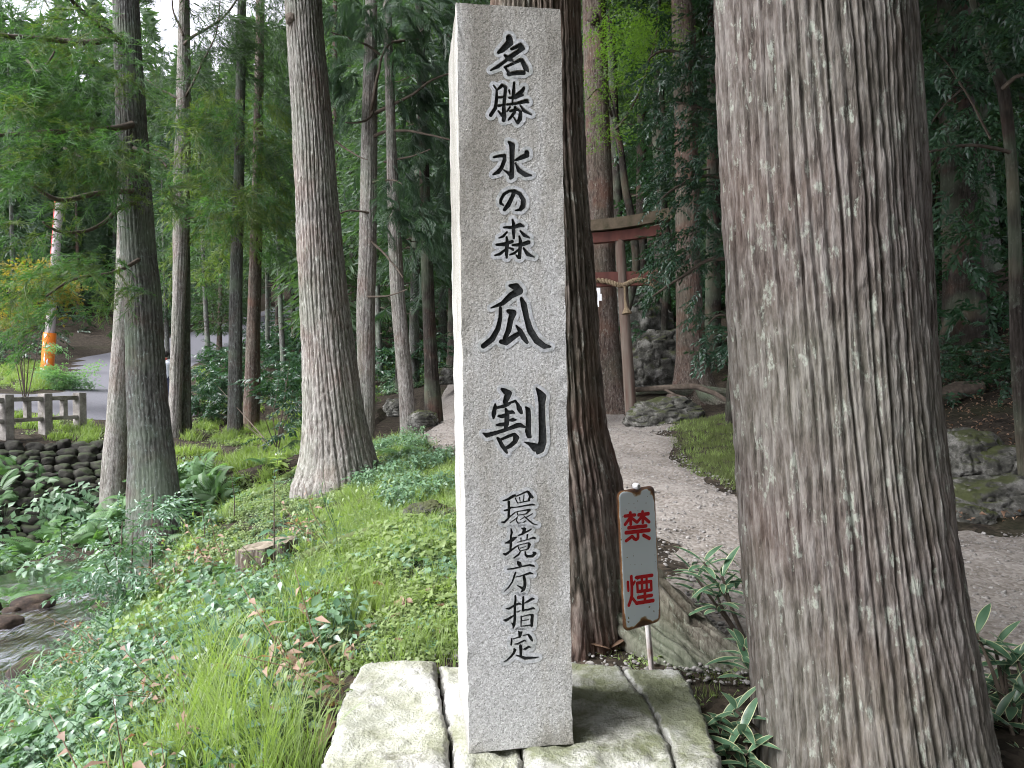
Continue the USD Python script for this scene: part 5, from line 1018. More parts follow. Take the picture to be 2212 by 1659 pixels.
t18 = tree('dark evergreen tree with dense leaves behind the torii beam', [(1440, 700, 7), (1440, 560, 7), (1430, 300, 6)], 15.5, 10, 'bark_dark', 30, 80, .04, .004, 56, wob=.05, name='broadleaf_tree')
crown(t18, 'broad_far', [(1400, 60, 70, 70, 15.5, 1, .9), (1440, 180, 60, 80, 15.5, 1, .9), (1400, 300, 60, 70, 15.8, 1, .8), (1440, 420, 60, 60, 15.6, 1, .9), (1390, 440, 40, 50, 16, 1, .7), (1400, 600, 60, 60, 16, 1, .8), (1350, 480, 30, 60, 16.5, 1, .6), (1530, 200, 50, 120, 15, 1, .9), (1540, 500, 40, 120, 15, 1, .9)], 64, 1.1, P(1440, 400, 15.5))
# --- thinner trunks farther back: one tall cedar of each kind as a class, then individuals
def far_cedar(cls, seed, h, mat, leafmat, z0, rad, n):
    rng = np.random.default_rng(seed); c = klass(cls)
    zz = np.linspace(-.4, h, 26); r = np.interp(zz, [-.4, 0, .6, h], [.27, .24, .19, .03])
    ax_ = np.stack([.10 * np.sin(zz * .22 + seed), .10 * np.cos(zz * .19 + seed), zz], -1)
    v, f = tube(ax_, r, 14); p = obj('trunk', (v, f), mat, c, smooth=True); primvar(p, 'ridge', np.full(len(v), .6))
    s = Soup()
    for _ in range(n):
        z = z0 + (h - z0) * rng.uniform(0, 1) ** 1.15; R_ = rad * (1 - ((z - z0) / (h - z0)) ** 1.6 * .85) * (.35 + .65 * min(1, (z - z0) / 2.5 + .35)); a = rng.uniform(0, 6.28)
        q = R_ * rng.uniform(.12, 1) ** .6; clump = meshkit.noise(np.array([[math.cos(a) * 1.6 + seed, math.sin(a) * 1.6, z * .75]]), seed)[0]
        if clump < .36: continue
        o = np.array([q * math.cos(a), q * math.sin(a), z - q * .28])
        for k in range(4):
            d = np.array([math.cos(a + rng.normal(0, .7)), math.sin(a + rng.normal(0, .7)), rng.uniform(-.9, .25)]); d /= np.linalg.norm(d)
            sd_ = np.cross(d, rdir(rng)); sd_ /= np.linalg.norm(sd_) + 1e-9
            kite(s, o + rng.normal(0, .10, 3), d, sd_, rng.uniform(.25, .55), rng.uniform(.05, .095), .45, .2)
    tag(obj('crown', s.tm(), leafmat, c), kind='stuff')
    b = Soup()
    for _ in range(26):
        z = rng.uniform(2.0, h * .6); a = rng.uniform(0, 6.28); L = rng.uniform(.4, 1.5)
        b.add(*tube([[0, 0, z], [L * .6 * math.cos(a), L * .6 * math.sin(a), z - .1], [L * math.cos(a), L * math.sin(a), z - .02 + rng.uniform(-.2, .2)]], [.025, .015, .006], 4))
    tag(obj('dead_branches', b.tm(), 'twig', c), kind='stuff')
    return str(c.GetPath())
CED = [far_cedar('tall_cedar_kind', 71, 21, 'bark_grey', 'cedar_far', 7.0, 2.5, 2600), far_cedar('dark_cedar_kind', 72, 23, 'bark_dark', 'cedar_far', 8.5, 2.3, 2400),
       far_cedar('green_cedar_kind', 73, 19, 'bark_grey', 'cypress_green', 4.0, 2.4, 2800), far_cedar('low_cedar_kind', 74, 17, 'bark_brown', 'cedar_far', 1.6, 2.3, 3000)]
LAB = ['tall grey trunked cedar', 'tall dark trunked cedar', 'cedar with a mid green crown', 'cedar leafy almost to the ground']
rng = np.random.default_rng(77)
used_l = {}
def far_tree(px, Y, kind, sc, where):
    b = P(px, 829, Y); z = float(H(b[0], b[1]))
    ref('cedar_tree', CED[kind], f'{LAB[kind]} {where}', 'tree', (b[0], b[1], z), rng.uniform(0, 6.28), sc * np.array([1, 1, rng.uniform(.95, 1.15)]), tilt=rng.normal(0, .012))
SEEN = [(455, 25, 0, .5, 'standing alone behind the road bend'), (578, 27, 0, .5, 'leftmost of four thin ones left of the pale cedar'), (602, 29, 1, .5, 'second of four thin ones left of the pale cedar'), (615, 24, 0, .5, 'third of four thin ones left of the pale cedar'), (636, 28, 1, .55, 'nearest the pale cedar on its left side'),
        (818, 22, 0, .55, 'in the gap between the knotty trunk and the spotted trunk'), (900, 20, 2, .8, 'between the spotted and the dark mottled trunk'), (893, 30, 1, .9, 'far behind the spotted trunk'), (955, 26, 0, .8, 'right of the dark mottled trunk beyond the far path'), (975, 22, 1, .9, 'touching the left edge of the pillar beyond the path'),
        (868, 26, 3, .8, 'behind the spotted trunk with low foliage'), (735, 24, 3, .9, 'hidden between the pale cedar and the knotty trunk'), (705, 34, 2, 1.0, 'far behind the pale cedar'), (770, 33, 1, 1.0, 'far behind the knotty trunk'),
        (1340, 19, 1, .9, 'seen through the torii beside the smooth brown trunk'), (1395, 22, 1, 1.0, 'seen through the torii below its top beam'), (1430, 26, 0, .9, 'right behind the torii rope end'), (1445, 18, 1, 1.05, 'behind the glossy leaves right of the torii'), (1545, 17, 1, 1.0, 'between the red brown cedar and the big front trunk'),
        (1360, 33, 2, 1.0, 'farthest behind the torii'), (1480, 30, 3, 1.0, 'far behind the red brown cedar'), (1290, 30, 3, 1.0, 'far behind the smooth brown trunk'),
        (30, 30, 2, .6, 'left of the utility pole'), (170, 38, 3, .55, 'right of the utility pole beyond the road'), (250, 42, 2, .6, 'beyond the road behind the leaning slender trunk'), (330, 36, 3, .55, 'beyond the road left of the double trunk'), (420, 40, 2, .6, 'far beyond the double trunk'), (520, 38, 3, .6, 'far behind the straight grey trunk'), (90, 44, 0, .7, 'farthest behind the utility pole'), (-30, 36, 3, .7, 'cut by the left edge behind the yellow shrub'),
        (585, 42, 2, .65, 'farthest behind the four thin trunks'), (660, 44, 3, .7, 'farthest behind the pale cedar'), (475, 32, 3, .6, 'beyond the road bend with foliage down to the shrubs'), (360, 29, 2, .5, 'behind the walker on the verge')]
for a in SEEN: far_tree(*a)
for k, (px, Y, kind) in enumerate([(2020, 17, 3), (2140, 15, 2), (2230, 19, 3), (1960, 22, 1), (2080, 24, 3), (2180, 28, 2), (1640, 20, 3), (1720, 26, 2), (1820, 19, 3), (1900, 28, 2), (2300, 24, 3), (830, 40, 2), (920, 42, 3), (1040, 34, 2), (1120, 26, 3), (1200, 40, 2), (1420, 44, 2), (1530, 40, 3), (-120, 42, 2)]):
    far_tree(px, Y, kind, 1.0, ['in the dark right behind the broad trunk', 'in the dark above the right hand rocks', 'cut by the right edge of the picture', 'deep in the shade just right of the big front trunk', 'deep in the shade behind the broad far right trunk', 'uphill in the far right corner', 'hidden uphill behind the big front trunk, leftmost', 'hidden uphill behind the big front trunk, second', 'hidden uphill behind the big front trunk, third', 'hidden uphill behind the big front trunk, rightmost', 'outside the right edge uphill', 'uphill far behind the knotty trunk', 'uphill far beyond the left path', 'uphill hidden by the pillar, left one', 'uphill hidden by the pillar, right one', 'uphill behind the shaggy brown cedar', 'uphill far behind the torii beam', 'uphill far above the red brown cedar', 'beyond the left edge of the picture'][k])
# crowns of the great trees and added sun-blocking canopy, far above the picture
def high_crown(t, x, y, z0, z1, R, seed, n=1500, mat='cedar_far'):
    rng = np.random.default_rng(seed); s = Soup()
    for _ in range(n):
        u = rng.uniform(0, 1); z = z0 + (z1 - z0) * u; R_ = R * (1 - u ** 1.6 * .8); a = rng.uniform(0, 6.28); q = R_ * rng.uniform(.1, 1) ** .6
        for k in range(4):
            d = np.array([math.cos(a + rng.normal(0, .7)), math.sin(a + rng.normal(0, .7)), rng.uniform(-.9, .25)]); d /= np.linalg.norm(d); sd_ = np.cross(d, rdir(rng)); sd_ /= np.linalg.norm(sd_) + 1e-9
            kite(s, np.array([x + q * math.cos(a), y + q * math.sin(a), z - q * .25]) + rng.normal(0, .15, 3), d, sd_, rng.uniform(.4, .8), rng.uniform(.10, .18), .45, .2)
    tag(obj('crown', s.tm(), mat, t), kind='stuff')
for t_, px, Y, z0, z1, R, sd_ in ((t12, 1740, 2.15, 5.6, 15, 2.6, 1), (t9, 1150, 3.15, 6.2, 16, 2.4, 2), (t2, 640, 7.0, 7.6, 20, 2.3, 3), (t10, 1283, 13.2, 11.6, 20, 2.4, 4), (t11, 1476, 12.9, 11.4, 20, 2.4, 5), (t13, 2066, 12.0, 10.9, 18, 2.6, 6), (t1b, 272, 12.4, 10, 17, 1.6, 7), (t16, 1600, 9.5, 10.0, 13.5, 3.0, 8), (t17, 2000, 9.0, 10.0, 13.5, 3.2, 9), (t18, 1430, 15.5, 13.2, 17, 2.8, 10), (t14, 2120, 5.6, 7.3, 11.0, 2.4, 11)):  # over the broadleaf trees: unseen canopy added to block sun on the right
    c_ = P(px, 0, Y); high_crown(t_, c_[0], c_[1], z0, z1, R, sd_)
for k, (x, y, kind, sc) in enumerate([(7.2, 4.5, 1, 1.0), (9.0, 8.0, 2, 1.0), (6.0, .5, 1, .9), (4.2, -3.0, 2, .9), (1.5, -4.5, 3, .9), (-1.2, -6.0, 2, 1.0), (3.2, -8.0, 3, 1.0), (-3.6, -9.0, 3, 1.0), (0.4, -11, 2, 1.1), (7.5, -6.5, 3, 1.0), (11.5, 2.5, 3, 1.0), (12.5, 8.5, 1, 1.1), (5.0, -13, 3, 1.1), (-6.5, -13, 3, 1.0), (13, -3, 2, 1.1), (-2.2, -15, 1, 1.1)]):  # unseen cedars added to block sky light from behind and from the right
    ref('cedar_tree', CED[kind], f'{LAB[kind]} {["added unseen right of the gravel outside the picture", "added unseen uphill right outside the picture", "added unseen beside the path on the right behind the viewer", "added unseen on the right behind the viewer", "added unseen closest behind the viewer", "added unseen behind the viewer, second", "added unseen behind the viewer, third", "added unseen behind the viewer near the stream", "added unseen behind the viewer, fifth", "added unseen far right behind the viewer", "added unseen uphill right, nearest the gravel", "added unseen uphill right, beyond the rocks", "added unseen behind the viewer, eighth", "added unseen behind the viewer across the stream", "added unseen far right behind the path", "added unseen farthest behind the viewer"][k]}', 'tree', (x, y, float(H(x, y))), k * 1.7, sc)
# the wood on the hillsides beyond reads as one mass
n = 520
ang = rng.uniform(-.95, .95, n); rr = rng.uniform(46, 150, n) ** 1.0
hx, hy = rr * np.sin(ang), rr * np.cos(ang)
far_mesh = Soup()
r2 = np.random.default_rng(5)
for _ in range(900):
    z = r2.uniform(.5, 14); R_ = 3.0 * (1 - (z / 15) ** 1.5) + .3; a = r2.uniform(0, 6.28); q = R_ * r2.uniform(.4, 1)
    for k in range(3):
        d = np.array([math.cos(a), math.sin(a), r2.uniform(-.8, .3)]) + r2.normal(0, .4, 3); d /= np.linalg.norm(d); sd_ = np.cross(d, rdir(r2)); sd_ /= np.linalg.norm(sd_)
        kite(far_mesh, [q * math.cos(a), q * math.sin(a), z - q * .2], d, sd_, r2.uniform(.5, 1.0), r2.uniform(.12, .22))
scatter('hillside_forest', [(far_mesh.tm(), 'cedar_far')], np.stack([hx, hy, H(hx, hy)], -1), rng.uniform(0, 6.28, n), 0, 0, rng.uniform(.8, 1.4, n), label='dense green conifer forest on the hillsides beyond the trunks', cat='forest')
# ------------------------------------------------------------------ shrubs and plants one can point to
def shrub(name, label, cat, blobs, kind, seed, mat='twig', stems=6, cover=1.2, protos=None):
    px, py, rx, ry, Y = blobs[0][:5]
    c = P(px, py, Y); b = np.array([c[0], c[1], float(H(c[0], c[1]))])
    t = thing(name, label, cat)
    rng = np.random.default_rng(seed); s = Soup()
    for k in range(stems):
        bl = blobs[k % len(blobs)]; e = P(bl[0] + rng.uniform(-.5, .5) * bl[2], bl[1] + rng.uniform(-.6, .3) * bl[3], bl[4])
        m = (b + e) / 2 + rng.normal(0, .05, 3)
        s.add(*tube([b + rng.normal(0, .03, 3) * [1, 1, 0] - [0, 0, .05], m, e], [.014, .01, .004], 5))
    obj('stems', s.tm(), mat, t)
    if protos: SPRAYS[name] = protos; AREA[name] = .0045; kind = name
    p = crown(t, kind, blobs, seed, cover, b - [0, 0, .3], pitch=-.15)
    return t
bush_leaf = [(broad_sprig(80 + k, .24, 12, .060, .026), 'bush_green') for k in range(3)]
shrub('leafy_bush', 'dense bush of small glossy leaves at the foot of the mossy cedar', 'bush', [(285, 1115, 95, 52, 6.3, .5), (335, 1085, 50, 45, 6.4, .4), (210, 1165, 70, 50, 6.0, .45), (240, 1230, 70, 50, 5.4, .4)], None, 91, protos=bush_leaf, cover=1.7)
shrub('dark_bush', 'big dark evergreen bush between the grey trunks and the pale cedar', 'bush', [(595, 850, 70, 60, 13.5, .9), (620, 800, 50, 40, 13.8, .9), (575, 910, 50, 45, 13.2, .8), (640, 890, 40, 60, 13.2, .7), (455, 850, 50, 45, 17.5, .8), (480, 890, 40, 30, 17, .7)], 'broad_far', 92, cover=1.5)
shrub('dark_bush', 'dark evergreen bush beyond the verge left of the straight grey trunk', 'bush', [(450, 840, 50, 40, 19.5, .9), (430, 880, 30, 25, 19.0, .7)], 'broad_far', 93, cover=1.5)
shrub('yellow_shrub', 'yellowing maple shrub hanging over the bank behind the railing on the left', 'shrub', [(50, 610, 55, 35, 17, .8), (95, 630, 50, 32, 17.2, .8), (20, 680, 40, 40, 17, .7)], None, 94, protos=[(maple_spray(90 + k, .55, 26, .06), 'autumn_yellow' if k else 'maple_green') for k in range(3)], cover=.8)
shrub('sapling', 'pale green leafy sapling beside the road end right of the orange guard', 'sapling', [(145, 770, 34, 22, 20.5, .45), (158, 800, 32, 22, 20.4, .45), (132, 805, 22, 24, 20.3, .4), (168, 825, 22, 14, 20.4, .35), (140, 838, 20, 14, 20.3, .3)], None, 95, protos=[(maple_spray(95 + k, .40, 30, .055), 'sapling_green') for k in range(2)], cover=1.1, stems=4)
def undergrowth(seed, n, x0, x1, y0, y1, kind, cond=None, smin=.7, smax=1.6, name='undergrowth', label='', zoff=(.05, .7)):
    rng = np.random.default_rng(seed)
    x, y = rng.uniform(x0, x1, n), rng.uniform(y0, y1, n)
    w_ = meshkit.fbm(np.stack([x * .35, y * .35, 0 * x], -1), 3, seed)
    keep = w_ > .46
    if cond is not None: keep &= cond(x, y)
    x, y = x[keep], y[keep]; m_ = len(x)
    z = H(x, y) + rng.uniform(*zoff, m_) * (.4 + 1.4 * (w_[keep] - .4))
    scatter(name, SPRAYS[kind], np.stack([x, y, z], -1), rng.uniform(0, 6.28, m_), rng.normal(0, .35, m_), rng.normal(0, .4, m_), rng.uniform(smin, smax, m_), label=label, cat='undergrowth', seed=seed)
off_path = lambda x, y: ~shapely.contains_xy(Polygon(PATH).buffer(.25), x, y)
off_road = lambda x, y: ~shapely.contains_xy(Polygon(ROAD).buffer(.4), x, y)
undergrowth(101, 9000, 2.6, 14, 12.5, 30, 'broad_far', off_path, name='evergreen_undergrowth', label='dark evergreen undergrowth on the shaded slope right of the torii', zoff=(.1, 2.6))
undergrowth(102, 6000, -11, 4, 19, 38, 'broad_far', lambda x, y: off_path(x, y) & off_road(x, y), name='forest_undergrowth', label='low green undergrowth among the far trunks behind the pale cedar', zoff=(.05, 1.6))
undergrowth(103, 7500, -30, -8.5, 22, 42, 'broad_far', lambda x, y: off_road(x, y) & ~((x > -14.5) & (y < 27)), name='roadside_undergrowth', label='dark green growth beyond the bend of the road', zoff=(.05, 2.0))
undergrowth(104, 1500, 4.6, 10, 8.5, 14, 'broad', off_path, name='slope_undergrowth', label='scattered dark seedlings on the slope behind the right hand rocks', zoff=(.02, .5), smin=.8)

# windmill palm in the gap behind the knotty trunk
def palm():
    b = P(862, 800, 19); b[2] = float(H(b[0], b[1])); t = thing('fan_palm', 'small fan palm in the gap between the knotty and the spotted trunk', 'palm', b)
    hgt = float(P(865, 660, 19)[2] - b[2])
    v, f = tube([[0, 0, -.1], [.03, 0, hgt * .5], [0, 0, hgt]], [.11, .13, .09], 10); obj('trunk', (v, f), 'bark_dark', t, smooth=True)
    rng = np.random.default_rng(3)
    for k in range(12):
        a = k * 2.4; el = rng.uniform(-.5, .9); d = np.array([math.cos(a) * math.cos(el), math.sin(a) * math.cos(el), math.sin(el)]); s = Soup()
        e = np.array([0, 0, hgt]) + d * .55
        s.add(*tube([[0, 0, hgt], e], [.012, .008], 4))
        sd_ = np.cross(d, [0, 0, 1.0]); sd_ /= np.linalg.norm(sd_); up_ = np.cross(sd_, d)
        for q in np.linspace(-1.3, 1.3, 15):
            dd_ = d * math.cos(q) + sd_ * math.sin(q) - np.array([0, 0, .25]); dd_ /= np.linalg.norm(dd_)
            kite(s, e, dd_, up_ * .3 + np.cross(dd_, up_), .48, .03, .5, .3)
        obj('fan_leaf', s.tm(), 'cypress_green', t)
palm()

# shrubs with long cream edged leaves round the foot of the big trunk
def variegated(label, base_p, stems, L, seed, n=9):
    t = thing('variegated_shrub', label, 'shrub')
    rng = np.random.default_rng(seed)
    for st_ in stems:
        e = np.array(st_, float); m_ = (base_p + e) / 2 + rng.normal(0, .02, 3)
        obj('stem', tube([base_p - [0, 0, .05], m_, e], [.008, .007, .005], 6), 'twig', t, smooth=True)
        for k in range(n):
            a = k * 2.4 + rng.uniform(-.3, .3); el = rng.uniform(-.25, .55) if k < n - 2 else rng.uniform(.6, 1.1)
            d = np.array([math.cos(a) * math.cos(el), math.sin(a) * math.cos(el), math.sin(el)])
            o = e + np.array([0, 0, rng.uniform(-.07, .0) if k < n - 2 else .0]) + d * .008
            sd_ = np.cross(d, [0, 0, 1.0]); sd_ /= np.linalg.norm(sd_); nr = np.cross(sd_, d)
            LL = L * rng.uniform(.7, 1.1); ww = LL * .30
            u = np.linspace(0, 1, 9); wid_ = ww / 2 * np.sin(np.pi * np.clip(u * .94 + .03, 0, 1)) ** .75 * (1 - .25 * u); wid_[-1] = .0006
            c = o + d * (LL * u)[:, None] - nr * (.22 * LL * u ** 2)[:, None]
            xs = np.array([-1, -.78, 0, .78, 1])
            v = c[:, None] + sd_ * (xs[None] * wid_[:, None])[..., None] + nr * (np.abs(xs)[None] * wid_[:, None] * .25)[..., None]
            p = obj('leaf', (v.reshape(-1, 3), grid_faces(5, 9)), 'variegated_leaf', t, smooth=True)
            primvar(p, 'edge', np.tile(np.where(np.abs(xs) > .9, 1.0, np.where(np.abs(xs) > .5, .38, 0)), 9))
V = lambda px, py, Y: P(px, py, Y)
def gnd(px, py, Y):
    q = P(px, py, Y); q[2] = float(H(q[0], q[1])); return q
variegated('shrub with long cream edged leaves between the sign and the big front trunk', gnd(1630, 1350, 2.9), [V(1520, 1215, 2.9), V(1560, 1245, 2.85), V(1505, 1250, 3.0), V(1550, 1290, 2.85), V(1600, 1230, 3.0)], .135, 1, 10)
variegated('small cream edged shrub halfway down the left side of the big front trunk', gnd(1650, 1520, 2.5), [V(1605, 1400, 2.4), V(1618, 1440, 2.35), V(1640, 1380, 2.5)], .115, 2, 8)
variegated('cream edged shrub at the right front corner of the stone base', gnd(1640, 1640, 2.2), [V(1590, 1535, 2.15), V(1600, 1590, 2.1), V(1555, 1560, 2.2), V(1612, 1630, 2.05), V(1570, 1625, 2.1)], .120, 3, 9)
variegated('large cream edged shrub in the bottom right corner of the picture', gnd(2200, 1600, 2.3), [V(2110, 1370, 2.6), V(2150, 1400, 2.6), V(2170, 1450, 2.5), V(2200, 1430, 2.5), V(2190, 1520, 2.4), V(2150, 1560, 2.35), V(2205, 1590, 2.3), V(2130, 1500, 2.5)], .145, 4, 10)
# young upright plant over the stump
def upright(label, px, py, Y, hgt, seed, L=.10, n=12, mat='bush_green', name='young_plant'):
    b = gnd(px, py, Y); t = thing(name, label, 'plant', b); rng = np.random.default_rng(seed)
    obj('stem', tube([[0, 0, -.05], [.01, 0, hgt * .5], [.02 * math.sin(seed), 0, hgt]], [.005, .004, .002], 6), 'twig', t, smooth=True)
    for k in range(n):
        z = hgt * (.45 + .55 * k / n); a = k * 2.4; el = rng.uniform(-.1, .5); s = Soup()
        leaf(s, np.array([.012 * z / hgt, 0, z]), np.array([math.cos(a) * math.cos(el), math.sin(a) * math.cos(el), math.sin(el)]), np.array([0, 0, 1.0]), L * rng.uniform(.7, 1.2), L * .42, .25, .25, True)
        obj('leaf', s.tm(), mat, t, smooth=True)
upright('young plant with broad glossy leaves standing in front of the stump', 590, 1290, 4.25, .42, 1, .13, 10)
upright('tall thin young plant with pale tips rising behind the stump', 590, 1160, 5.3, .62, 2, .07, 12)
upright('tall weedy plant right of the leafy bush', 505, 1110, 6.4, .42, 4, .09, 10)
upright('weedy stem between the leafy bush and the stump', 440, 1150, 6.0, .36, 5, .10, 9, 'cover_green')
upright('lime green broad leaved plant in the stream gully left of the pale cedar', 600, 1060, 7.8, .28, 6, .16, 9, 'grass_green')
upright('young broad leaved plant on the far stream bank below the railing', 130, 1090, 10.2, .50, 7, .20, 14, 'fern_green')
upright('second broad leaved plant low on the far stream bank', 240, 1120, 10.0, .42, 8, .18, 12, 'cover_green')
fern_cls = klass('fern_kind')
obj('fronds', fern_plant(3, 7, .45), 'fern_green', fern_cls)
for k, (px, py, Y, sc, lab) in enumerate(((12, 1150, 8.2, 1.3, 'fern at the left edge on the dark far bank of the stream'), (70, 1560, 3.3, .9, 'big fern in the bottom left corner above the stream'), (30, 1640, 2.9, .8, 'fern in the bottom left corner lowest in the picture'), (140, 1600, 2.9, .7, 'fern right of the bottom left corner'), (640, 1000, 11, 1.0, 'fern on the gully bank left of the pale cedar foot'), (575, 1010, 11.5, .9, 'fern in the dark gully beside the straight grey trunk'), (870, 1010, 7.6, .8, 'fern in the green strip beside the left path'), (455, 1060, 10.5, .9, 'fern right of the mossy cedar foot'), (320, 1010, 12.2, .9, 'fern beneath the slender leaning trunk'), (160, 1200, 9.2, .9, 'fern at the water on the far stream bank'))):
    b = G(px, py) if Y < 7 else gnd(px, py, Y)
    ref('fern', fern_cls.GetPath(), lab, 'fern', b, k * 1.3, sc)
tuft_cls = klass('grass_tuft_kind')
obj('blades', grass_tuft(5, 240, .42, .0040, .12, 1.55), 'grass_green', tuft_cls)
tuft2 = klass('slim_tuft_kind')
obj('blades', grass_tuft(6, 110, .26, .0038, .06, .95), 'grass_green', tuft2)
for k, (px, py, sc, src, lab) in enumerate(((540, 1650, 1.0, tuft_cls, 'largest bright grass tuft at the bottom of the picture left of the stone base'), (475, 1570, 1.1, tuft_cls, 'bright drooping grass tuft up left of the largest one'), (640, 1290, .9, tuft2, 'bright grass tuft right of the stump'), (620, 1700, .8, tuft_cls, 'bright grass tuft cut by the bottom edge beside the stone base'), (470, 1450, .75, tuft_cls, 'thin grass tuft in the middle of the leafy bank'), (665, 1330, .7, tuft2, 'small grass tuft below the one right of the stump'), (905, 1095, .7, tuft2, 'short grass tuft left of the mossy rock by the pillar'), (410, 1660, .8, tuft_cls, 'loose grass tuft at the bottom edge left of the largest one'))):
    ref('grass_tuft', src.GetPath(), lab, 'grass tuft', G(px, py), k * 1.1, sc)
# fallen leaves
leaf_cls = []
for k in range(3):
    c = klass(f'dead_leaf_kind_{"abc"[k]}'); s = Soup()
    leaf(s, np.array([-.04, 0, .012]), np.array([1.0, 0, .12]), np.array([0, .2 * (k - 1), 1.0]), .080, .046, -.7 if k else .65, .7, True)
    obj('blade', s.tm(), 'dead_leaf', c, smooth=True); leaf_cls.append(c)
rng = np.random.default_rng(9)
spots = [(860, 1330), (720, 1480), (640, 1510), (620, 1480), (520, 1440), (380, 1540), (400, 1520), (740, 1310), (690, 1400), (760, 1440), (655, 1440), (560, 1380), (600, 1300), (590, 1270), (845, 1350), (790, 1370), (905, 1370), (985, 1290), (975, 1260), (690, 1560), (700, 1600), (520, 1400), (340, 1420), (440, 1340), (415, 1290), (730, 1540), (950, 1330), (870, 1400), (660, 1360), (760, 1270), (1300, 1410), (1285, 1395), (1330, 1400), (340, 1300), (500, 1330), (540, 1470), (575, 1500), (600, 1540), (480, 1490), (430, 1400), (350, 1350), (300, 1390), (280, 1450), (240, 1480), (680, 1340), (710, 1420), (770, 1390), (820, 1290), (880, 1320), (930, 1290), (940, 1390), (800, 1420), (660, 1500), (585, 1440), (455, 1370), (390, 1460), (700, 1530), (610, 1600), (720, 1580), (520, 1280), (470, 1300), (270, 1330), (215, 1400)]
for px, py in spots:
    g_ = G(px + rng.uniform(-8, 8), py + rng.uniform(-8, 8)); lift = .11 if px < 700 else .035
    ref('fallen_leaf', leaf_cls[rng.integers(3)].GetPath(), 'curled brown dead leaf lying among the plants of the bank', 'fallen leaf', g_ + [0, 0, lift], rng.uniform(0, 6.28), rng.uniform(.7, 1.4), 'dead leaves on the bank', tilt=rng.uniform(-.5, .5))
# fallen branch over the rocks by the red brown cedar
fb_ = np.array([P(1372, 842, 11.7), P(1430, 838, 11.5), P(1500, 834, 11.45), P(1545, 850, 11.4), P(1580, 872, 11.3)])
t_ = thing('fallen_branch', 'bare fallen branch lying across the roots and rocks right of the torii', 'branch')
obj('limb', tube(fb_, [.04, .045, .05, .04, .03], 8), 'dead_wood', t_, smooth=True)
obj('side_branch', tube([fb_[1], fb_[1] + [.2, -.1, -.12], fb_[1] + [.35, -.15, -.15]], [.025, .02, .01], 6), 'dead_wood', t_, smooth=True)
t_ = thing('fallen_branch', 'thick fallen log lying on the slope beyond the big front trunk', 'branch')
fb_ = np.array([P(2020, 808, 9), P(2070, 800, 9.2), P(2120, 822, 9.2)]); fb_[:, 2] = H(fb_[:, 0], fb_[:, 1]) + .08
obj('limb', tube(fb_, [.11, .13, .08], 10), 'dead_wood', t_, smooth=True)

# ------------------------------------------------------------------ ground cover
slabs_u = Polygon([(-.85, .4), (-.68, 2.62), (.62, 2.66), (1.0, .4)])
clear = lambda x, y: off_path(x, y) & off_road(x, y) & ~shapely.contains_xy(slabs_u, x, y)
def cover_xy(n, poly, seed, noise_s=1.2, thr=.0, near=2.2, path_gap=0.0):
    rng = np.random.default_rng(seed); pg = Polygon(poly); x0, y0, x1, y1 = pg.bounds
    x, y = rng.uniform(x0, x1, n), y0 + (y1 - y0) * rng.uniform(0, 1, n) ** 1.35
    nz = meshkit.fbm(np.stack([x * noise_s, y * noise_s, 0 * x + seed], -1), 3, seed)
    wj = tree_s.query(np.stack([x, y], -1))[0]
    keep = shapely.contains_xy(pg, x, y) & ~shapely.contains_xy(slabs_u, x, y) & off_road(x, y) & (nz > thr) & (wj > 1.2)
    pp = Polygon(PATH).buffer(-path_gap) if path_gap else Polygon(PATH)
    keep &= ~shapely.contains_xy(pp, x, y)
    return x[keep], y[keep], rng
def normal_angles(x, y):
    e_ = .12; gxx = (H(x + e_, y) - H(x - e_, y)) / (2 * e_); gyy = (H(x, y + e_) - H(x, y - e_)) / (2 * e_)
    return -np.arctan(gxx), np.arctan(gyy)
def cover(name, label, n, poly, protos, seed, thr=0.0, smin=.7, smax=1.3, noise_s=1.2, tilt=.25, cat='ground cover', z=-.01, path_gap=0.0, per=12, rad=.15):
    """Plants in small patches that follow the slope of the ground; n counts the single plants."""
    x, y, rng = cover_xy(n // per, poly, seed, noise_s, thr, path_gap=path_gap); m_ = len(x)
    pr = []
    for k in range(4): pr += patch(protos, per, rad, seed * 7 + k, tilt, smin, smax)
    if len(pr) > 4:                                                                       # keep the patches whole: one mesh per material and patch, all used alike
        pass
    pi_, ro_ = normal_angles(x, y)
    scatter(name, pr, np.stack([x, y, H(x, y) + z], -1), 0.0, pi_, ro_, rng.uniform(.85, 1.15, m_), label=label, cat=cat, seed=seed)
LEFTBANK = [(-4.5, 1.2), (-.6, 1.2), (-.62, 2.7), (-.9, 3.4), (-1.4, 4.4), (-2.4, 5.2), (-3.0, 7.4), (-4.6, 7.4), (-4.6, 5), (-4.0, 3.5)]
GRASSY = [(-.62, 2.75), (.0, 2.75), (.2, 4.2), (.3, 6.2), (-.5, 6.9), (-1.2, 8.6), (-1.7, 10.5), (-3.2, 8.8), (-3.2, 6), (-2.4, 4.6), (-1.3, 3.6)]
big = [(leaf_clump(110 + k, 12, .040, .021, .12, .085), 'cover_green') for k in range(3)] + [(leaf_clump(114, 9, .056, .030, .14, .09, True), 'cover_green'), (leaf_clump(115, 11, .048, .023, .14, .09), 'bush_green')]
small = [(leaf_clump(120 + k, 16, .024, .015, .05, .075), 'cover_lime') for k in range(3)] + [(leaf_clump(124, 12, .03, .019, .06, .08), 'cover_green')]
heart = [(leaf_clump(130 + k, 7, .040, .034, .07, .07), 'cover_lime' if k else 'cover_green') for k in range(3)]
blades = [(grass_tuft(140 + k, 20, .12, .0032, .05, .8), 'grass_green') for k in range(3)]
moss = [(grass_tuft(150 + k, 26, .045, .004, .05, .6), 'moss_green') for k in range(3)] + [(grass_tuft(153, 9, .06, .003, .05, .7), 'grass_green')]
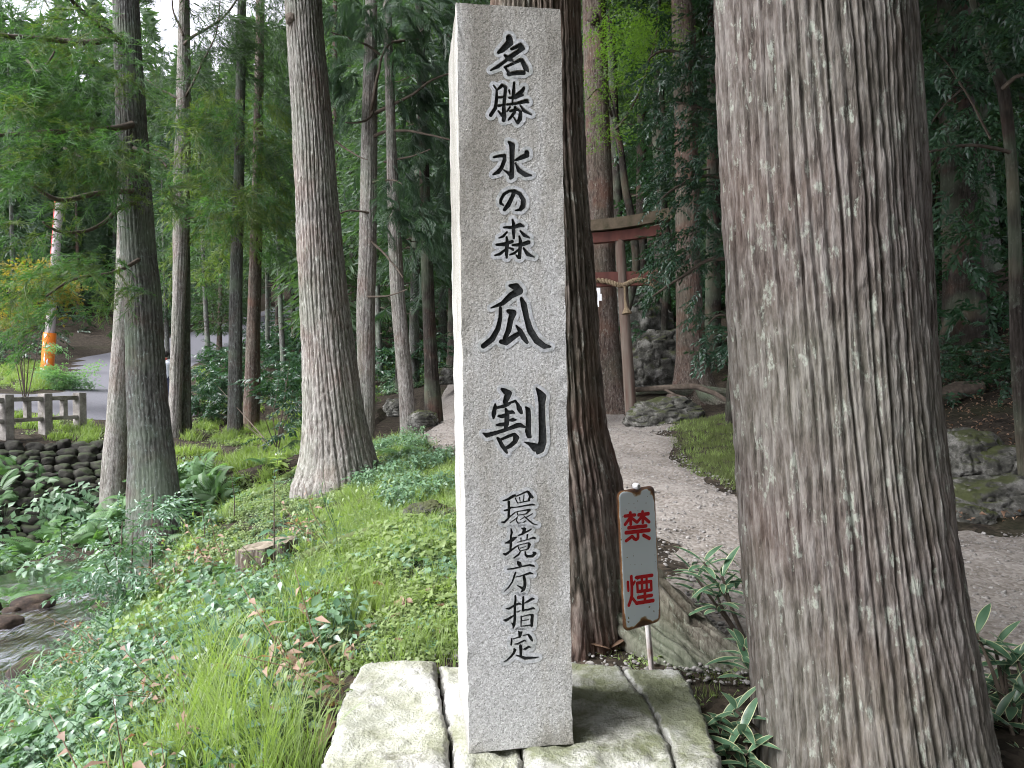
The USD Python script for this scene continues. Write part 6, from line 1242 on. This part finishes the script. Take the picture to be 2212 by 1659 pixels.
cover('leafy_ground_cover', 'glossy leafy ground cover over the bank between the stream and the stone base', 15000, LEFTBANK, big, 201, thr=.45, smin=.7, smax=1.35, tilt=.35)
cover('trailing_cover', 'small trailing leaves filling the bank beneath the larger ones', 9000, LEFTBANK, heart + small, 202, thr=.42, tilt=.3)
cover('bank_grass', 'fine grass growing through the leafy bank by the stream', 5500, LEFTBANK, [(grass_tuft(144 + k, 14, .22, .0036, .04, 1.0), 'grass_green') for k in range(2)], 203, thr=.50)
cover('low_weeds', 'low lime green weeds covering the sunny ground left of the pillar', 26000, GRASSY, small, 204, thr=.42, noise_s=1.6)
cover('short_grass', 'short bright grass on the bank round the pale cedar', 13000, GRASSY, blades, 205, thr=.45, noise_s=1.0, path_gap=.0)
cover('heart_leaf_cover', 'heart shaped creeping leaves between the grass and the stone base', 2600, [(-1.6, 2.7), (.0, 2.72), (.1, 4.6), (-1.6, 5.0)], heart, 206, thr=.50)
cover('broad_weeds', 'taller broad leaved weeds beside the left path', 2500, [(-.8, 5.5), (.2, 6.0), (-.6, 8.0), (-1.4, 10.5), (-2.4, 9.6), (-1.8, 6.6)], big[:3], 207, thr=.52)
MOUND = [(1.75, 6.6), (2.3, 5.9), (3.3, 5.6), (4.0, 7.0), (3.6, 10.0), (2.6, 10.8), (2.1, 9.2)]
cover('mossy_grass', 'moss and short grass on the mound beside the torii path', 15000, MOUND, moss, 208, noise_s=1.0, smin=.7, smax=1.5)
FARSIDE = [(-24, 13.4), (-8.2, 13.6), (-6.2, 11.2), (-4.6, 10.2), (-3.6, 11.4), (-3.0, 14), (-4.0, 17), (-7.5, 22), (-9.4, 22), (-10.5, 25), (-13, 29), (-18, 28), (-26, 22)]
cover('verge_grass', 'bright grass on the verges beside the road and behind the railing', 46000, FARSIDE, [(grass_tuft(160 + k, 22, .16, .008, .10, .8), 'grass_green') for k in range(2)] + [(leaf_clump(164, 14, .05, .03, .07, .13), 'cover_lime')], 209, thr=.40, smin=.8, smax=1.5)
cover('bank_plants', 'scattered leafy plants on the dark far bank of the stream', 4200, [(-12, 12.6), (-7.5, 12.8), (-5.2, 11.9), (-3.2, 11.2), (-3.0, 13.2), (-3.6, 10.2), (-4.6, 9.4), (-6.2, 9), (-9, 8.6), (-12, 9)], [(leaf_clump(170 + k, 9, .12, .06, .22, .2), 'cover_green') for k in range(2)] + [(fern_plant(9, 5, .4), 'fern_green')], 210, thr=.44, cat='plants')
cover('gully_plants', 'green weeds along the little gully behind the pale cedar', 3000, [(-3.4, 11), (-1.4, 10.5), (-1.9, 17), (-1.9, 24), (-5, 24), (-5, 15)], [(leaf_clump(174 + k, 12, .07, .04, .14, .16), 'cover_green') for k in range(2)] + [(leaf_clump(176, 12, .06, .04, .12, .16), 'maple_green')], 211, thr=.42)
cover('root_moss', 'moss tufts between the roots behind the stone base', 900, [(.35, 2.55), (.95, 2.5), (1.3, 2.9), (.5, 3.0)], moss + [(leaf_clump(178, 7, .022, .016, .03, .05), 'cover_lime')], 212, thr=.45, smin=.5, smax=1.0)
stalk = []
for k in range(3):
    s = Soup(); r3 = np.random.default_rng(60 + k)
    for i in range(3):
        a = r3.uniform(0, 6.28); L = r3.uniform(.18, .42); q = np.array([math.cos(a), math.sin(a), 0]) * L * .35
        s.add(*tube([[0, 0, 0], q * .4 + [0, 0, L * .5], q + [0, 0, L * .9]], [.0022, .0018, .001], 3, False))
        for j in range(5):
            u = .35 + .13 * j; leaf(s, q * u + np.array([0, 0, L * .9 * u]), np.array([math.cos(a + 2.4 * j), math.sin(a + 2.4 * j), r3.uniform(-.6, .2)]), np.array([0, 0, 1.0]), r3.uniform(.03, .06), .018, .2, .3)
    stalk.append((s.tm(), ['cover_lime', 'bush_green', 'dead_leaf'][k]))
cover('weed_stalks', 'thin leafy and withered stalks standing out of the bank plants', 1500, LEFTBANK + [(-1.2, 6), (-.7, 3.4)], stalk, 214, thr=.42, per=5, rad=.25, smin=.7, smax=1.5, cat='plants')
cover('large_leaf_weeds', 'patches of larger pale leaves among the bank plants', 1300, LEFTBANK, [(leaf_clump(180 + k, 7, .062, .036, .15, .10, True), 'cover_green') for k in range(2)] + [(leaf_clump(183, 6, .058, .036, .16, .10, True), 'cover_lime')], 215, thr=.50, per=6, rad=.2, cat='plants')
# bamboo grass leaning over the stream from the near bank
x, y, rng = cover_xy(900, [(-4.2, 4.2), (-3.2, 4.2), (-3.4, 7.6), (-4.4, 7.6)], 220); m_ = len(x)
bam = []
for k in range(2):
    s = Soup(); r3 = np.random.default_rng(k)
    for i in range(14):
        a = r3.uniform(0, 6.28); z = r3.uniform(.12, .42); o = np.array([.06 * math.cos(a), .06 * math.sin(a), z]); leaf(s, o, np.array([math.cos(a), math.sin(a), r3.uniform(-.5, .1)]), np.array([0, 0, 1.0]), .15, .02, .2, .3)
    s.add(*tube([[0, 0, 0], [.02, 0, .25], [.05, 0, .45]], [.003, .0025, .0015], 4)); bam.append((s.tm(), 'cover_green'))
scatter('bamboo_grass', bam, np.stack([x, y, H(x, y)], -1), rng.uniform(0, 6.28, m_), rng.normal(0, .3, m_), rng.normal(-.1, .4, m_), rng.uniform(.7, 1.2, m_), label='narrow leaved bamboo grass leaning over the water from the near bank', cat='ground cover')
# loose stones on the gravel and litter on the forest floor
peb = [(rock(1, .8, .55, 300 + k, 1, .5, .5), 'pebble') for k in range(4)]
def pebbles(name, label, n, poly, seed, smin, smax, protos=peb, cat='gravel', within=None):
    rng = np.random.default_rng(seed); pg = Polygon(poly); x0, y0, x1, y1 = pg.bounds
    x, y = rng.uniform(x0, x1, n), y0 + (y1 - y0) * rng.uniform(0, 1, n) ** 1.5
    keep = shapely.contains_xy(pg, x, y) & ~shapely.contains_xy(slabs_u, x, y)
    x, y = x[keep], y[keep]; m_ = len(x); s = smin * (smax / smin) ** (rng.uniform(0, 1, m_) ** 3.2)
    scatter(name, protos, np.stack([x, y, H(x, y) + .012 + s * .05], -1), rng.uniform(0, 6.28, m_), rng.normal(0, .3, m_), rng.normal(0, .3, m_), s, label=label, cat=cat, seed=seed)
near_path = Polygon(PATH).intersection(Polygon([(-2, 2.4), (5.2, 2.4), (5.2, 12.5), (-2, 12.5)])).buffer(.12)
pebbles('loose_gravel', 'loose grey gravel stones scattered over the path', 26000, max(polys(near_path), key=lambda p: p.area).exterior.coords, 401, .005, .018)
pebbles('soil_gravel', 'small stones and grit in the bare soil behind the stone base', 4200, [(-.7, 2.66), (.3, 2.66), (1.3, 2.5), (1.6, 3.2), (.2, 3.6), (-.2, 4.6), (-.6, 4.6), (-.6, 3.4)], 402, .005, .022)
litter = []
for k in range(3):
    s = Soup(); leaf(s, np.array([-.03, 0, .004]), np.array([1.0, 0, .08]), np.array([0, .3 * (k - 1), 1.0]), .065, .03, .4, .35); litter.append((s.tm(), 'dead_leaf'))
pebbles('leaf_litter', 'brown leaf litter on the shaded slope right of the big front trunk', 9000, [(3.0, 5.2), (7, 4.9), (9.5, 9), (7.5, 14), (3.8, 11)], 403, .5, 1.3, litter, 'leaf litter')
pebbles('bank_litter', 'dead leaves and twigs on the ground under the bank plants', 2600, LEFTBANK, 404, .5, 1.2, litter, 'leaf litter')
bank_soil = [(rock(1, .8, .55, 320 + k, 1, .5, .5), 'bed_stone') for k in range(3)]
pebbles('stream_gravel', 'brown gravel on the bed of the shallow stream', 5000, [(-6.2, 4), (-3.8, 4), (-4, 8.6), (-6.4, 8.6)], 405, .015, .06, bank_soil)
